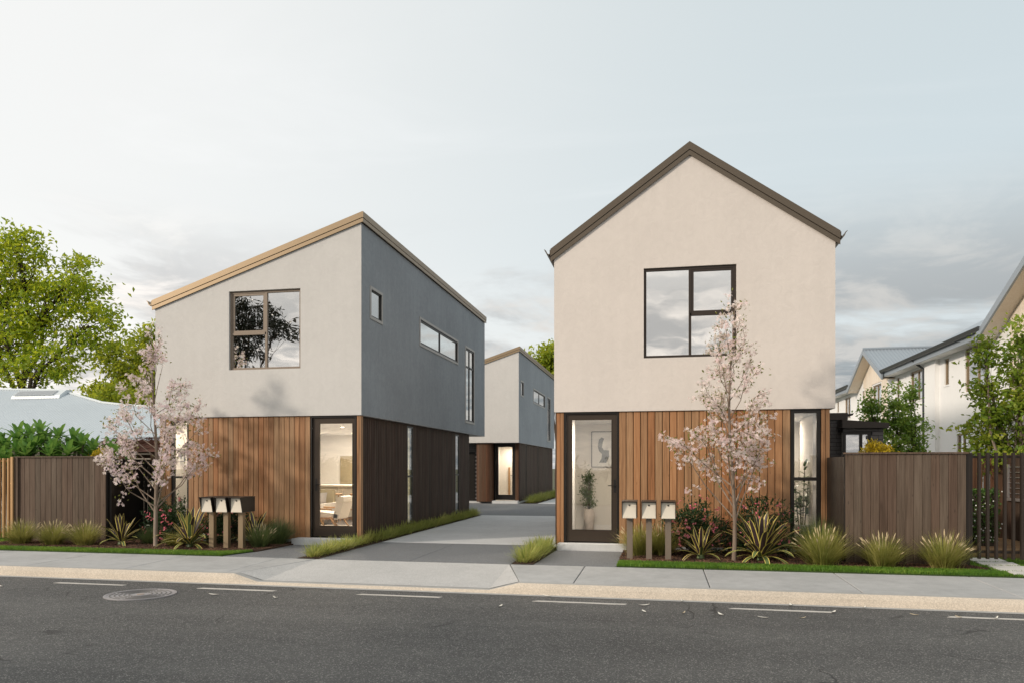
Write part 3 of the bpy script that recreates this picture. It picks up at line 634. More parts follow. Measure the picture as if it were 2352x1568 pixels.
window(RH, 'y', y0+.04, *win, mull=.56, trans=[(.56, 1.37, 4.54)], fmat='brownmetal', sash=(.585, 1.37, 4.565, 5.41))
XL, XR = -2.035, 3.105
m_ = MB(); wall_sheet(m_, 'y', YB, XL, XR, .06, [(XL, 2.697), (XR, 2.697)], [(-1.88, -.81, .1, 2.69), (2.41, 2.94, .16, 2.69)], .1)
wall_sheet(m_, 'x', XL, YB, 24.8, .06, [(YB, 2.697), (24.8, 2.697)], [], 0, True); wall_sheet(m_, 'x', XR, YB, 24.8, .06, [(YB, 2.697), (24.8, 2.697)], [], 0); wall_sheet(m_, 'y', 24.8, XL, XR, .06, [(XL, 2.697), (XR, 2.697)], [], 0, True)
m_.build('wall_backing', 'membrane', RH)
MB().box(XL-.01, XR+.01, YB-.05, 24.81, -.05, .06).build('plinth', 'concrete', RH)
boards_y(RH, XL, -1.89, YB-.003, .06, 2.69, .07, 'timber', .038, .004); boards_y(RH, -.80, 2.405, YB-.003, .06, 2.69, .138, 'timber', .038, .012); boards_y(RH, 2.95, XR, YB-.003, .06, 2.69, .078, 'timber', .038, .008)
boards_x(RH, YB, 24.8, XL-.003, .06, 2.69, .14, 'timber_dark', .03, .01, 'board', '-x')
door(RH, -1.885, -.805, .12, 2.69, YB-.035, -1.73, -.95, .36, 2.54, -.885)
MB().box(-1.98, -.60, 14.64, 14.925, -.04, .105).build('doorstep', 'light', RH)
window(RH, 'y', YB-.02, 2.412, 2.938, .17, 2.685, trans=[(2.45, 2.9, 1.38)], fmat='black', gmat='glass', fw=.065)
boxpart('sill_board', 'timber', RH, 2.41, 2.94, YB-.03, YB-.001, .06, .16)
m_ = MB(); a, b, c, e = -2.0, 3.07, YB+.10, 17.95
m_.quad((a, c, .12), (b, c, .12), (b, e, .12), (a, e, .12)); m_.build('floor', 'darkfloor', RH)
m_ = MB(); m_.quad((a, c, 2.62), (a, e, 2.62), (b, e, 2.62), (b, c, 2.62)); m_.build('ceiling', 'ceil', RH)
m_ = MB(); m_.quad((a, e, .12), (b, e, .12), (b, e, 2.62), (a, e, 2.62)); m_.quad((a, c, .12), (a, e, .12), (a, e, 2.62), (a, c, 2.62)); m_.quad((b, e, .12), (b, c, .12), (b, c, 2.62), (b, e, 2.62))
wall_sheet(m_, 'y', c, a, b, .12, [(a, 2.62), (b, 2.62)], [(-1.88, -.81, .12, 2.62), (2.41, 2.94, .12, 2.62)], 0, True); m_.build('interior_wall', 'plaster', RH)
MB().box(-2.0, 3.1, 17.5, 17.6, 2.8, 5.70).build('upstairs_wall', 'plaster', RH); MB().box(-2.0, 3.1, 15.06, 17.49, 5.62, 5.69).build('upstairs_ceiling', 'plaster', RH)
MB().box(.2, .3, c+.002, e-.002, .122, 2.618).build('partition', 'plaster', RH)
MB().box(-1.92, -1.78, 15.8, 15.95, .12, 2.6).build('partition', 'ceil', RH)
MB().box(2.86, 3.06, 15.25, 16.6, .125, 2.6).build('partition', 'plaster', RH)
MB().box(-1.6, .19, 17.92, 17.945, .12, .24).build('skirting', 'ceil', RH)
downlight(-1.25, 15.36, 2.61, 40, 'small round ceiling downlight behind the right entry door')
downlight(2.35, 16.7, 2.61, 24, 'small round ceiling downlight behind the tall window with the rubber plant')
downlight(-7.6, 17.2, 2.59, 70, 'small round ceiling downlight near the glass of the left entry door')
downlight(-8.6, 20.2, 2.59, 95, 'small round ceiling downlight above the kitchen counter')
downlight(-10.35, 15.36, 2.59, 9, 'small round ceiling downlight behind the narrow left window')

# ------------------------------------------------------------------ neighbouring buildings
# left neighbour with the pale corrugated hip roof
NH = empty('neighbour_house', (-21, 23.2, 0), 'single storey house with pale blue corrugated hip roof behind the left fence', 'house')
top = [(-44, 27.66), (-28.01, 27.66), (-24.9, 27.45), (-24.39, 27.25), (-23.04, 26.66), (-21.63, 26.05), (-20.32, 25.76), (-19.06, 25.55), (-16.5, 25.3), (-12.9, 25.0)]
ty = lambda x: np.interp(x, [p[0] for p in top], [p[1] for p in top])
zr_ = lambda y: 2.45+.5*(y-22.7)
V = []; F = []; pit = .14; ns = 6
xs = np.arange(-40, -12.9, pit/ns); nx = len(xs); RW = 7
for i, x in enumerate(xs):
    h_ = .026*sin(2*pi*i/ns)
    for r in range(RW):
        y = 22.7+(ty(x)-22.7)*r/(RW-1); V.append((x+21, y-23.2, zr_(y)+h_))
for i in range(nx-1):
    for r in range(RW-1): F.append((i*RW+r, (i+1)*RW+r, (i+1)*RW+r+1, i*RW+r+1))
me = mesh_np('roof', V, F, 'zinc', None, True); rf = link('roof', me, NH, (-21, 23.2, 0))
for a, b in zip(top, top[1:]):
    MB().chain([(a[0], a[1], zr_(a[1])+.03), (b[0], b[1], zr_(b[1])+.03)], [.05, .05], 8).build('ridge_cap', 'zinc', rf)
m_ = MB()
for a, b in zip(top, top[1:]): m_.quad((a[0], a[1], zr_(a[1])), (b[0], b[1], zr_(b[1])), (b[0], b[1]+4.5, zr_(b[1])-2.3), (a[0], a[1]+4.5, zr_(a[1])-2.3))
m_.build('rear_slope', 'zinc', rf)
gm = MB().prism([(22.72, 2.42), (22.58, 2.42), (22.56, 2.32), (22.60, 2.27), (22.72, 2.27)], -40, -12.95, 'x').build('gutter', 'zincgrey', rf)
for z in np.arange(.0, 2.2, .15): MB().prism([(23.2, z), (23.17, z), (23.185, z+.15), (23.2, z+.15)], -40, -13.1, 'x').build('weatherboard', 'weather', NH)
MB().box(-39.9, -13.12, 23.201, 28, -.05, 2.42).build('wall', 'weather', NH)
v_ = MB().prism([(26.6, 4.42), (27.3, 4.62), (27.3, 4.82), (27.0, 4.80), (26.65, 4.56)], -26.4, -24.1, 'x').build('roof_vent', 'zinc', rf)
for k in range(6): MB().box(-26.3, -24.4, 26.60+k*.055, 26.63+k*.055, 4.565+k*.037, 4.59+k*.037).build('louvre', 'zincgrey', v_)
# brushwood canopy beside the left townhouse
TH = empty('brushwood_canopy', (-13.3, 17, 0), 'dark reddish brushwood canopy on posts behind the pink left blossom tree', 'canopy')
rng = random.Random(5)
m_ = MB()
for i in range(420):
    x = rng.uniform(-14.2, -12.15); y = rng.uniform(16.4, 17.8); z = 2.05+.28*(1-abs(y-17.1)/.75)+rng.uniform(-.05, .05)
    a = rng.uniform(-.5, .5); l_ = rng.uniform(.2, .5); m_.chain([(x, y, z), (x+l_*cos(a), y+l_*sin(a)*.5, z+rng.uniform(-.07, .05))], [.008, .004], 3, cap=False)
MB_roof = m_.build('thatch', 'thatch', TH); tag(MB_roof, kind='stuff')
MB().prism([(16.35, 1.98), (17.85, 1.98), (17.1, 2.28)], -14.2, -12.1, 'x').build('canopy_deck', 'thatch', TH)
for x in (-14.1, -12.25):
    for y in (16.5, 17.7): MB().box(x-.05, x+.05, y-.05, y+.05, -.055, 1.985).build('post', 'timber_brown', TH)
for z in np.arange(1.0, 1.95, .12): MB().box(-14.05, -12.3, 17.64, 17.70, z, z+.09).build('slat', 'timber_brown', TH)

# right neighbour: dark brick outbuilding
GB = empty('brick_outbuilding', (4.2, 18, 0), 'low charcoal brick building with flat dark roof beside the right townhouse', 'outbuilding')
MB().box(3.3, 4.03, 17.92, 23, -.05, 2.65).build('wall', 'mortar', GB); bricks(GB, 'y', 17.92, 3.5, 4.03, 1.3, 2.65)
MB().box(3.3, 4.08, 17.84, 23.1, 2.655, 2.81).build('roof_edge', 'brownmetal', GB)
MB().prism([(4.082, 2.72), (4.18, 2.75), (4.21, 2.80), (4.082, 2.78)], 17.84, 23.1, 'y').build('gutter', 'black', GB)
MB().box(3.90, 4.72, 17.52, 17.90, -.05, 1.19).build('wall', 'mortar', GB)
MB().box(4.475, 4.72, 17.52, 19.0, 1.192, 2.43).build('wall', 'mortar', GB); MB().box(3.90, 4.47, 17.52, 17.90, 2.375, 2.43).build('wall', 'mortar', GB)
bricks(GB, 'y', 17.52, 3.90, 4.72, 1.35, 2.44, skip=[(3.5, 4.49, 0, 2.37)])
MB().prism([(3.86, 2.45), (4.8, 2.445), (4.8, 2.55), (3.86, 2.63)], 17.36, 17.835, 'y').build('roof_edge', 'brownmetal', GB)
w_ = window(GB, 'y', 17.50, 3.905, 4.47, 1.2, 2.37, mull=4.27, fmat='black', gmat='glass_mid', fw=.06)
MB().box(3.91, 4.22, 17.62, 17.64, 1.2, 2.36).build('blind', 'plaster', GB)

# right neighbour: white townhouse row, street face at x = 9.7 running away from the street
WR = empty('white_townhouse_row', (9.7, 30, 0), 'long white two storey townhouse row with timber gables at the right edge', 'townhouse row')
XW = 9.7
wins = [(28.21, 28.62, 4.44, 5.34), (25.0, 26.83, 4.02, 5.42), (30.7, 32.25, 4.17, 5.34), (33.66, 34.02, 4.52, 5.31), (36.29, 37.66, 4.23, 5.37), (39.16, 39.51, 4.71, 5.31), (41.8, 43.03, 4.18, 5.27), (44.47, 44.88, 4.64, 5.26), (26.6, 27.51, .9, 2.71)]
gab = [(40.0, 37.3, 34.6, 7.0), (24.3, 21.2, 18.1, 7.15)]
m_ = MB(); wall_sheet(m_, 'x', XW, 18.1, 52, -.05, [(18.1, 5.62), (21.2, 6.95), (24.3, 5.62), (34.6, 5.62), (37.3, 6.8), (40.0, 5.62), (52, 5.62)], wins, .10, True)
wall_sheet(m_, 'y', 18.1, XW, 18, -.05, [(XW, 5.62), (18, 5.62)], [], 0)
m_.build('wall', 'white', WR)
for ws in wins:
    s_ = ws
    m2 = MB(); frame_rect(m2, 'x', XW+.04, XW+.10, *s_, .06); wn = m2.build('window', 'bronze', WR)
    if s_[1]-s_[0] > .7:
        mm = (s_[0]+s_[1])/2; MB().box(XW+.042, XW+.098, mm-.04, mm+.04, s_[2]+.06, s_[3]-.06).build('mullion', 'bronze', wn)
        pane(wn, 'x', XW+.07, s_[0]+.06, mm-.04, s_[2]+.06, s_[3]-.06, 'glass_mid'); pane(wn, 'x', XW+.07, mm+.04, s_[1]-.06, s_[2]+.06, s_[3]-.06, 'glass_mid')
    else: pane(wn, 'x', XW+.07, s_[0]+.06, s_[1]-.06, s_[2]+.06, s_[3]-.06, 'glass_mid')
    MB().box(XW-.02, XW+.1, s_[0]-.03, s_[1]+.03, s_[2]-.05, s_[2]-.001).build('sill', 'white', wn)
# pale timber cladding in the two gables, above window-head level
for g0, gm_, g1, gz in ((40.0, 37.3, 34.6, 6.8), (24.3, 21.2, 18.1, 6.95)):
    lo, hi = g1+.75, g0-.75
    y = lo
    while y < hi-.01:
        yb = min(y+.16, hi)
        f = lambda yy: 5.62+(gz-5.62)*(1-abs(yy-gm_)/((g0-g1)/2))
        za = 3.0 if gm_ < 30 else 3.0
        blocked = any(ws[0]-.05 < yb and ws[1]+.05 > y and ws[2] > 3.2 for ws in wins)
        zlow = 5.44 if blocked else 2.9
        MB().prism([(y+.004, zlow), (yb-.004, zlow), (yb-.004, f(yb)-.02), (y+.004, f(y)-.02)], XW-.028, XW-.002, 'x').build('board', 'pale_timber', WR)
        y += .16
# eaves, gutters, gable roofs
rfm = MB(); rfm.prism([(9.26, 5.60), (14.0, 8.15), (18.0, 5.60)], 24.4, 34.5, 'y'); rfm.prism([(9.26, 5.60), (13.5, 7.6), (18.0, 5.60)], 40.1, 52, 'y')
roofw = rfm.build('roof', 'zincgrey', WR)
for a, b in ((24.3, 34.4), (40.1, 52)):
    MB().prism([(9.26, 5.58), (9.14, 5.60), (9.10, 5.70), (9.13, 5.72), (9.26, 5.68)], a, b, 'y').build('gutter', 'darksteel', roofw)
    MB().box(9.262, 9.30, a, b, 5.42, 5.59).build('fascia', 'zincgrey', roofw)
    MB().box(9.302, XW-.001, a, b, 5.42, 5.45).build('soffit', 'white', roofw)
for g0, gm_, g1, gz in ((40.35, 37.3, 34.25, 7.0), (24.6, 21.2, 17.8, 7.15)):
    f0 = 5.50
    # corrugated slopes run back from the street face
    for sgn, ge in ((1, g0), (-1, g1)):
        n = 12 if False else int(abs(ge-gm_)/.05)
        V = []; F = []
        span = abs(ge-gm_); xx = [9.2, 11.5, 14, 16.5]
        cols = int((16.5-9.2)/.03)
        V = []; F = []
        for i in range(cols+1):
            x = 9.2+i*.03; h_ = .012*sin(i*2*pi/5)
            for r in range(4):
                t = r/3; V.append((x-9.7, gm_+(ge-gm_)*t-30, gz+.03+(f0-gz)*t+h_))
        for i in range(cols):
            for r in range(3): F.append((i*4+r, (i+1)*4+r, (i+1)*4+r+1, i*4+r+1))
        link('roof_slope', mesh_np('roof_slope', V, F, 'zincgrey', None, True), WR, (9.7, 30, 0))
        MB().add([(9.16, gm_, gz+.02), (9.16, ge, f0+.02), (9.16, ge, f0-.20), (9.16, gm_, gz-.20), (9.22, gm_, gz+.02), (9.22, ge, f0+.02), (9.22, ge, f0-.20), (9.22, gm_, gz-.20)],
                 [(0, 1, 2, 3), (7, 6, 5, 4), (0, 4, 5, 1), (1, 5, 6, 2), (2, 6, 7, 3), (3, 7, 4, 0)]).build('barge_board', 'zincgrey', WR)
        MB().quad((9.22, gm_, gz-.19), (XW, gm_, gz-.19), (XW, ge, f0-.19), (9.22, ge, f0-.19)).build('soffit', 'pale_timber', WR)
    MB().chain([(9.18, gm_, gz+.05), (16.5, gm_, gz+.05)], [.07, .07], 8).build('ridge_cap', 'zincgrey', WR)
MB().chain([(9.22, 30.5, 5.62), (9.40, 30.46, 5.42), (9.60, 30.45, 5.25), (9.62, 30.45, .0)], [.05]*4, 8).build('downpipe', 'darksteel', WR)
MB().box(9.55, 9.70, 29.1, 30.2, -.05, 5.42).build('pilaster', 'white', WR)

# ------------------------------------------------------------------ fences and gates
FL = empty('timber_fence', (-12.75, 14.1, 0), 'weathered brown board fence at the left under the corrugated roof', 'fence', 'weathered board fences')
boards_y(FL, -13.78, -11.62, 14.12, .0, 1.81, .132, 'fence', .022, .005, ch=.003)
MB().box(-13.87, -13.785, 14.06, 14.16, -.05, 1.83).build('end_post', 'fence', FL); MB().box(-13.85, -11.60, 14.122, 14.16, .0, 1.80).build('backing', 'membrane', FL)
MB().box(-13.88, -11.59, 14.07, 14.17, 1.812, 1.84).build('cap_rail', 'fence', FL)
GL = empty('batten_gate', (-14.5, 14.1, 0), 'slim metal batten gate coloured tan for golden sunlight at the far left edge', 'gate', 'metal batten gates')
for x in [-13.89-.125*i for i in range(0, 14)]: MB().box(x-.04, x-.005, 14.06, 14.12, .06, 1.80).build('batten', 'tan', GL)
for z in (.15, 1.72): MB().box(-15.7, -13.89, 14.121, 14.15, z, z+.04).build('rail', 'tan', GL)
MB().box(-13.93, -13.875, 14.02, 14.055, -.05, 1.83).build('gate_post', 'tan', GL)
GD = empty('batten_gate', (-12, 15.2, 0), 'black batten gate in shade between left fence and left townhouse', 'gate', 'metal batten gates')
x = -13.2
while x < -11.06: MB().box(x, x+.05, 15.2, 15.26, .05, 1.74).build('batten', 'black', GD); x += .098
for z in (.15, 1.62): MB().box(-13.2, -11.03, 15.262, 15.29, z, z+.04).build('rail', 'black', GD)
MB().box(-11.62, -11.54, 14.17, 15.19, .0, 1.78).build('return_panel', 'black', GD)
FR = empty('timber_fence', (4, 13.5, 0), 'weathered brown board fence at the right with three grass tussocks in front', 'fence', 'weathered board fences')
boards_y(FR, 3.05, 4.90, 13.52, .0, 1.82, .1345, 'fence', .022, .005, ch=.003)
MB().box(3.04, 4.915, 13.522, 13.56, .0, 1.81).build('backing', 'membrane', FR); MB().box(3.03, 4.93, 13.47, 13.57, 1.822, 1.85).build('cap_rail', 'fence', FR)
FT = empty('side_fence', (3.1, 14.2, 0), 'short dark batten fence returning to the right townhouse', 'fence')
for i in range(14): MB().box(3.045, 3.075, 13.575+i*.098, 13.645+i*.098, .0, 1.78).build('batten', 'brownmetal', FT)
MB().box(3.076, 3.12, 13.575, 14.93, .0, 1.77).build('backing', 'membrane', FT)
GR = empty('batten_gate', (5.9, 13.6, 0), 'open dark brown batten gate at the far right of the fence', 'gate', 'metal batten gates')
MB().box(4.925, 4.975, 13.55, 13.66, -.05, 1.83).build('gate_post', 'brownmetal', GR)
for i in range(22): MB().box(4.985+i*.1265, 5.022+i*.1265, 13.58, 13.64, .10, 1.84).build('batten', 'brownmetal', GR)
for z in (.19, 1.75): MB().box(4.976, 7.7, 13.641, 13.67, z, z+.04).build('rail', 'brownmetal', GR)
IF = empty('inner_fence', (8, 17.2, 0), 'dark stained board fence inside the yard behind the right gate', 'fence')
boards_y(IF, 4.95, 6.55, 17.2, .0, 1.80, .14, 'timber_brown', .02); MB().box(4.95, 6.55, 17.202, 17.24, .0, 1.78).build('backing', 'membrane', IF)
boards_x(IF, 14.6, 17.2, 6.95, .0, 1.85, .14, 'timber_dark', .02, .008, 'board', '-x'); MB().box(6.952, 6.99, 14.6, 17.24, .0, 1.83).build('backing', 'membrane', IF)
boards_y(IF, 6.56, 6.93, 17.2, .0, 1.80, .14, 'timber_brown', .02)
TR = empty('wire_trellis', (6.85, 15.6, 0), 'horizontal steel wire trellis on the dark fence behind the right gate', 'trellis')
for z in np.arange(1.08, 1.66, .105): MB().chain([(6.90, 14.7, z), (6.90, 16.9, z)], [.008, .008], 6).build('wire', 'steel', TR)
MB().box(6.87, 6.925, 14.7, 16.9, .93, .985).build('rail', 'steel', TR)
for y in (14.7, 16.9): MB().box(6.89, 6.925, y-.02, y+.02, .99, 1.66).build('bracket', 'steel', TR)
DK = empty('timber_deck', (6, 15.5, 0), 'low timber deck inside the right gate under the clipped hedge', 'deck')
for i in range(18): MB().box(5.0, 6.92, 14.62+i*.14, 14.752+i*.14, .10, .15).build('deck_board', 'deck', DK)
MB().box(5.0, 6.92, 14.60, 14.618, -.05, .148).build('fascia', 'deck', DK)
# stepping stones
for i, (x0_, x1_, ya, yb, lab) in enumerate([(5.18, 5.72, 14.0, 14.5, 'farthest'), (5.14, 5.70, 13.50, 14.0-.08, 'second farthest'), (5.13, 5.85, 12.82, 13.42, 'second nearest'), (5.14, 5.9, 12.40, 12.74, 'nearest')]):
    e_ = slab(None, 'stepping_stone', 'paver', [(x0_, ya), (x1_, ya), (x1_+.06, yb), (x0_+.06, yb)], lambda x, y: .02, -.054)
    tag(e_, lab+' of the white concrete stepping stones leading to the right gate', 'paver', 'stepping stones at the right gate')

# ------------------------------------------------------------------ letterboxes
def letterbox(x, y, label, group, pm='bronze'):
    e = empty('letterbox', (x, y, 0), label, 'letterbox', group)
    MB().box(x-.05, x+.05, y-.05, y+.05, -.03, .72).build('post', pm, e)
    wd = .125; f0, f1, bk = y-.27, y-.19, y+.27; z0, z1 = .722, 1.02
    m_ = MB(); m_.prism([(f1, z0), (bk, z0), (bk, z1-.012), (f0, z1-.012)], x-wd, x-wd+.008, 'x'); m_.prism([(f1, z0), (bk, z0), (bk, z1-.012), (f0, z1-.012)], x+wd-.008, x+wd, 'x')
    m_.box(x-wd+.0085, x+wd-.0085, f1+.01, bk-.001, z0, z0+.008); m_.box(x-wd+.0085, x+wd-.0085, bk-.008, bk-.001, z0+.009, z1-.013)
    m_.build('box', 'black', e)
    m_ = MB(); m_.prism([(f0-.004, z1-.011), (bk+.004, z1-.011), (bk+.004, z1+.004), (y+.10, z1+.004), (f0-.004, z1-.003)], x-wd-.004, x+wd+.004, 'x'); m_.build('lid', 'brownmetal', e)
    d_ = MB().box(x-wd+.010, x+wd-.010, f1-.006, f1+.004, z0+.002, z1-.025).build('door', 'cream', e)
    MB().box(x-wd+.03, x+wd-.03, f1-.011, f1-.0065, z0+.012, z0+.018).build('lip', 'cream', d_)
    lk = MB(); lk.box(x-.017, x+.017, f1-.012, f1-.0065, z1-.075, z1-.060); lk.chain([(x, f1-.0065, z1-.078), (x, f1-.018, z1-.078)], [.009, .008], 10); lk.build('lock', 'lock', d_)
for i, x in enumerate((-8.72, -8.405, -8.085)): letterbox(x, 13.52, ['left', 'middle', 'right'][i]+' of the three letterboxes with tan posts beside the left entry path', 'letterboxes by the left townhouse')
for i, x in enumerate((-.525, -.195, .13)): letterbox(x, 13.30, ['left', 'middle', 'right'][i]+' of the three letterboxes with brown posts beside the right entry path', 'letterboxes by the right townhouse', 'bronze_post')  # darker post bronze stands in for a weaker sky reflection on this side

# ------------------------------------------------------------------ furniture seen through the glass
AC = empty('armchair', (-7.75, 17.0, .12), 'cream armchair with timber frame behind the left glass door', 'armchair')
cx_, cy_ = -7.75, 17.0
MB().prism([(cx_-.36, .42), (cx_+.22, .36), (cx_+.24, .48), (cx_-.36, .56)], cy_-.28, cy_+.28, 'y').build('seat', 'fabric', AC)
MB().prism([(cx_+.12, .40), (cx_+.26, .38), (cx_+.40, .80), (cx_+.38, .90), (cx_+.29, .92), (cx_+.22, .86)], cy_-.28, cy_+.28, 'y').build('backrest', 'fabric', AC)
for s in (-1, 1):
    MB().chain([(cx_-.40, cy_+s*.33, .62), (cx_+.12, cy_+s*.33, .60)], [.022, .022], 8).build('armrest', 'inner_timber', AC)
    MB().chain([(cx_-.34, cy_+s*.33, .62), (cx_-.02, cy_+s*.33, .125)], [.022, .016], 8).build('leg', 'inner_timber', AC)
    MB().chain([(cx_+.06, cy_+s*.33, .42), (cx_+.28, cy_+s*.33, .125)], [.022, .016], 8).build('leg', 'inner_timber', AC)
    MB().box(cx_-.2, cx_+.14, cy_+s*.30-.02, cy_+s*.30+.02, .36, .41).build('seat_rail', 'inner_timber', AC)
SF = empty('sofa', (-9.0, 18.4, .12), 'pale sofa with grey cushions behind the armchair at the left door', 'sofa')
MB().box(-9.9, -8.62, 18.1, 18.9, .25, .52).build('seat', 'fabric', SF); MB().box(-9.9, -8.62, 18.905, 19.05, .25, 1.0).build('backrest', 'olive', SF); MB().box(-8.615, -8.50, 18.1, 19.05, .25, .66).build('armrest', 'fabric', SF)
for x in (-9.8, -8.56):
    for y in (18.15, 19.0): MB().box(x-.025, x+.025, y-.025, y+.025, .12, .249).build('leg', 'inner_timber', SF)
def cushion(x, y, z, rz, lab, mat):
    n = 7; V = []; F = []
    for s in (-1, 1):
        for i in range(n):
            for j in range(n):
                u_, v__ = i/(n-1)*2-1, j/(n-1)*2-1; V.append((u_*.22*(1-.06*(1-v__*v__)), s*.075*((1-u_**4)*(1-v__**4))**.5, v__*.20*(1-.06*(1-u_*u_))))
    for s in (0, 1):
        for i in range(n-1):
            for j in range(n-1):
                q = [s*n*n+i*n+j, s*n*n+(i+1)*n+j, s*n*n+(i+1)*n+j+1, s*n*n+i*n+j+1]; F.append(q if s == 0 else q[::-1])
    o = link('cushion', mesh_np('cushion', V, F, mat, None, True), None, (x, y, z), (R(-18), 0, rz)); tag(o, lab, 'cushion', 'cushions on the indoor sofa')
cushion(-8.95, 18.72, .74, .15, 'light grey cushion at the back of the indoor sofa', 'fabric_g'); cushion(-8.88, 18.42, .70, -.25, 'front cushion of the indoor sofa nearest the armchair', 'fabric_g')
KI = empty('kitchen_island', (-8.5, 20.3, .12), 'kitchen island with pale ribbed front and stone top seen through the left door', 'kitchen island')
MB().box(-9.7, -7.6, 20.0, 20.7, .20, 1.06).build('cabinet', 'ribbed', KI); MB().box(-9.75, -7.5, 19.85, 20.75, 1.062, 1.10).build('worktop', 'stone', KI); MB().box(-9.65, -7.65, 20.06, 20.65, .12, .198).build('kickboard', 'inner_timber', KI)
for i in range(36): MB().box(-9.68+i*.058, -9.645+i*.058, 19.985, 19.999, .20, 1.06).build('rib', 'ribbed', KI)
for k, (x, lab) in enumerate(((-8.83, 'left timber bar stool at the kitchen island'), (-8.26, 'right timber bar stool at the kitchen island'))):
    e = empty('bar_stool', (x, 19.6, .12), lab, 'bar stool', 'bar stools at the island')
    MB().lathe([(.15, 0), (.17, .015), (.17, .035), (.15, .045)], (x, 19.6, .83), 18).build('seat', 'inner_timber', e)
    for a in (-1, 1):
        for b in (-1, 1): MB().chain([(x+a*.09, 19.6+b*.09, .832), (x+a*.19, 19.6+b*.17, .122)], [.018, .013], 8).build('leg', 'inner_timber', e)
    MB().box(x-.155, x+.155, 19.45, 19.48, .42, .45).build('footrest', 'inner_timber', e)
RG = tag(MB().box(-8.9, -6.7, 15.3, 17.9, .121, .132).build('rug', 'rug'), 'pale woven rug just inside the left glass door', 'rug')
def picture(x0, x1, z0, z1, y, lab, blob):
    e = empty('framed_picture', ((x0+x1)/2, y, z0), lab, 'picture')
    m_ = MB(); frame_rect(m_, 'y', y-.025, y-.002, x0, x1, z0, z1, .014); m_.build('frame', 'black', e)
    MB().box(x0+.0145, x1-.0145, y-.010, y-.002, z0+.0145, z1-.0145).build('print', 'paper', e)
    if blob: MB().prism(blob, y-.0125, y-.0105, 'y').build('motif', 'ink', e)
mx, mz = -1.30, 1.98
bl_ = [(mx-.13, mz-.27), (mx+.04, mz-.27), (mx+.11, mz-.12), (mx+.10, mz+.02), (mx-.02, mz+.03), (mx-.06, mz+.10), (mx-.04, mz+.22), (mx-.01, mz+.30), (mx-.07, mz+.33), (mx-.13, mz+.28), (mx-.16, mz+.12), (mx-.13, mz+.0), (mx-.06, mz-.06), (mx-.07, mz-.17)]
picture(-1.61, -.98, 1.60, 2.45, 17.945, 'large framed print with one grey shape inside the right entry', [(p[0], p[1]) for p in bl_])
picture(-10.98, -10.78, 1.73, 2.02, 15.617, 'small black framed picture behind the narrow left window', [(-10.90, 1.80), (-10.85, 1.80), (-10.84, 1.90), (-10.88, 1.95), (-10.91, 1.88)])

# ------------------------------------------------------------------ vegetation helpers
def rotz(a): return np.array([[cos(a), -sin(a), 0], [sin(a), cos(a), 0], [0, 0, 1]])
def leaf_quads(C, rng, size, aspect=.45, up=.35, fold=.18, droop=0., dirs=None):
    """folded rhombic leaves at centres C -> V, F(tris)"""
    n = len(C); d = rng.normal(size=(n, 3))
    if dirs is not None: d = d*.7+dirs
    d[:, 2] -= droop; d /= np.linalg.norm(d, axis=1, keepdims=True)+1e-9
    nm = rng.normal(size=(n, 3)); nm[:, 2] += up*3; s = np.cross(d, nm); s /= np.linalg.norm(s, axis=1, keepdims=True)+1e-9; nn = np.cross(s, d)
    L_ = (size*rng.uniform(.65, 1.25, n))[:, None]
    base = C-d*L_*.5; tip = C+d*L_*.5; mid = C-d*L_*.04+0*nn
    l = mid+s*L_*aspect*.5+nn*L_*fold; r = mid-s*L_*aspect*.5+nn*L_*fold
    V = np.stack([base, l, tip, r], 1).reshape(-1, 3); b = np.arange(n)[:, None]*4
    F = np.concatenate([b+[0, 2, 1], b+[0, 3, 2]], 1).reshape(-1, 3); return V, F
def link_np(name, V, F, mat, parent, kind=None, smooth=False):
    o = np.array(wloc(parent)); ob = link(name, mesh_np(name, np.asarray(V)-o, F, mat, None, smooth), parent, tuple(o))
    if kind: tag(ob, kind=kind)
    return ob
def lobed_tree(name, label, group, base, lobes, leaf, mat, bark='barkdark', trunk=.18, seed=1, per=45, spread=.34, clusters=40, fork=.35, aspect=.5, droop=.15, sticks=True):
    """trunk + limbs to every lobe + twigs to every leaf cluster + real leaves"""
    rng = np.random.default_rng(seed); base = np.array(base, float)
    e = empty(name, tuple(base), label, 'tree', group)
    zmin = min(l[2]-l[5] for l in lobes); zmax = max(l[2] for l in lobes); mean = np.mean([l[:3] for l in lobes], 0)
    tm = MB(); f = base+(mean-base)*np.array([.5, .5, fork]); f2 = base+(mean-base)*np.array([.9, .9, min(1, fork+.35)])
    tm.chain([base, base+(f-base)*.5+rng.normal(size=3)*[.04, .04, 0], f, f2], [trunk, trunk*.82, trunk*.68, trunk*.42], 9)
    C = []; D = []
    for l in lobes:
        c = np.array(l[:3]); r = np.array(l[3:6]); st = f+(f2-f)*rng.uniform(0, 1)
        m1 = st+(c-st)*.5+rng.normal(size=3)*np.linalg.norm(c-st)*.07
        tm.chain([st, m1, c], [trunk*.42, trunk*.28, trunk*.16], 6)
        nc = max(4, int(clusters*r[0]*r[2]))
        for k in range(nc):
            q = rng.normal(size=3); q /= np.linalg.norm(q); p = c+q*r*rng.uniform(.35, 1.0)**.6
            if sticks:
                a0 = m1+(c-m1)*rng.uniform(.1, 1); tm.chain([a0, (a0+p)/2+rng.normal(size=3)*.08*r[0]+[0, 0, .05*r[2]], p], [trunk*.10, trunk*.06, trunk*.03], 3, cap=False)
            s_ = spread*rng.uniform(.6, 1.25); m = int(per*rng.uniform(.55, 1.35))
            C.append(p+rng.normal(size=(m, 3))*[s_, s_, s_*.62]); D.append(np.tile(q, (m, 1)))
    tm.build('trunk', bark, e, None, True)
    V, F = leaf_quads(np.concatenate(C), rng, leaf, aspect, .35, .15, droop, np.concatenate(D)*.6)
    link_np('crown', V, F, mat, e); return e

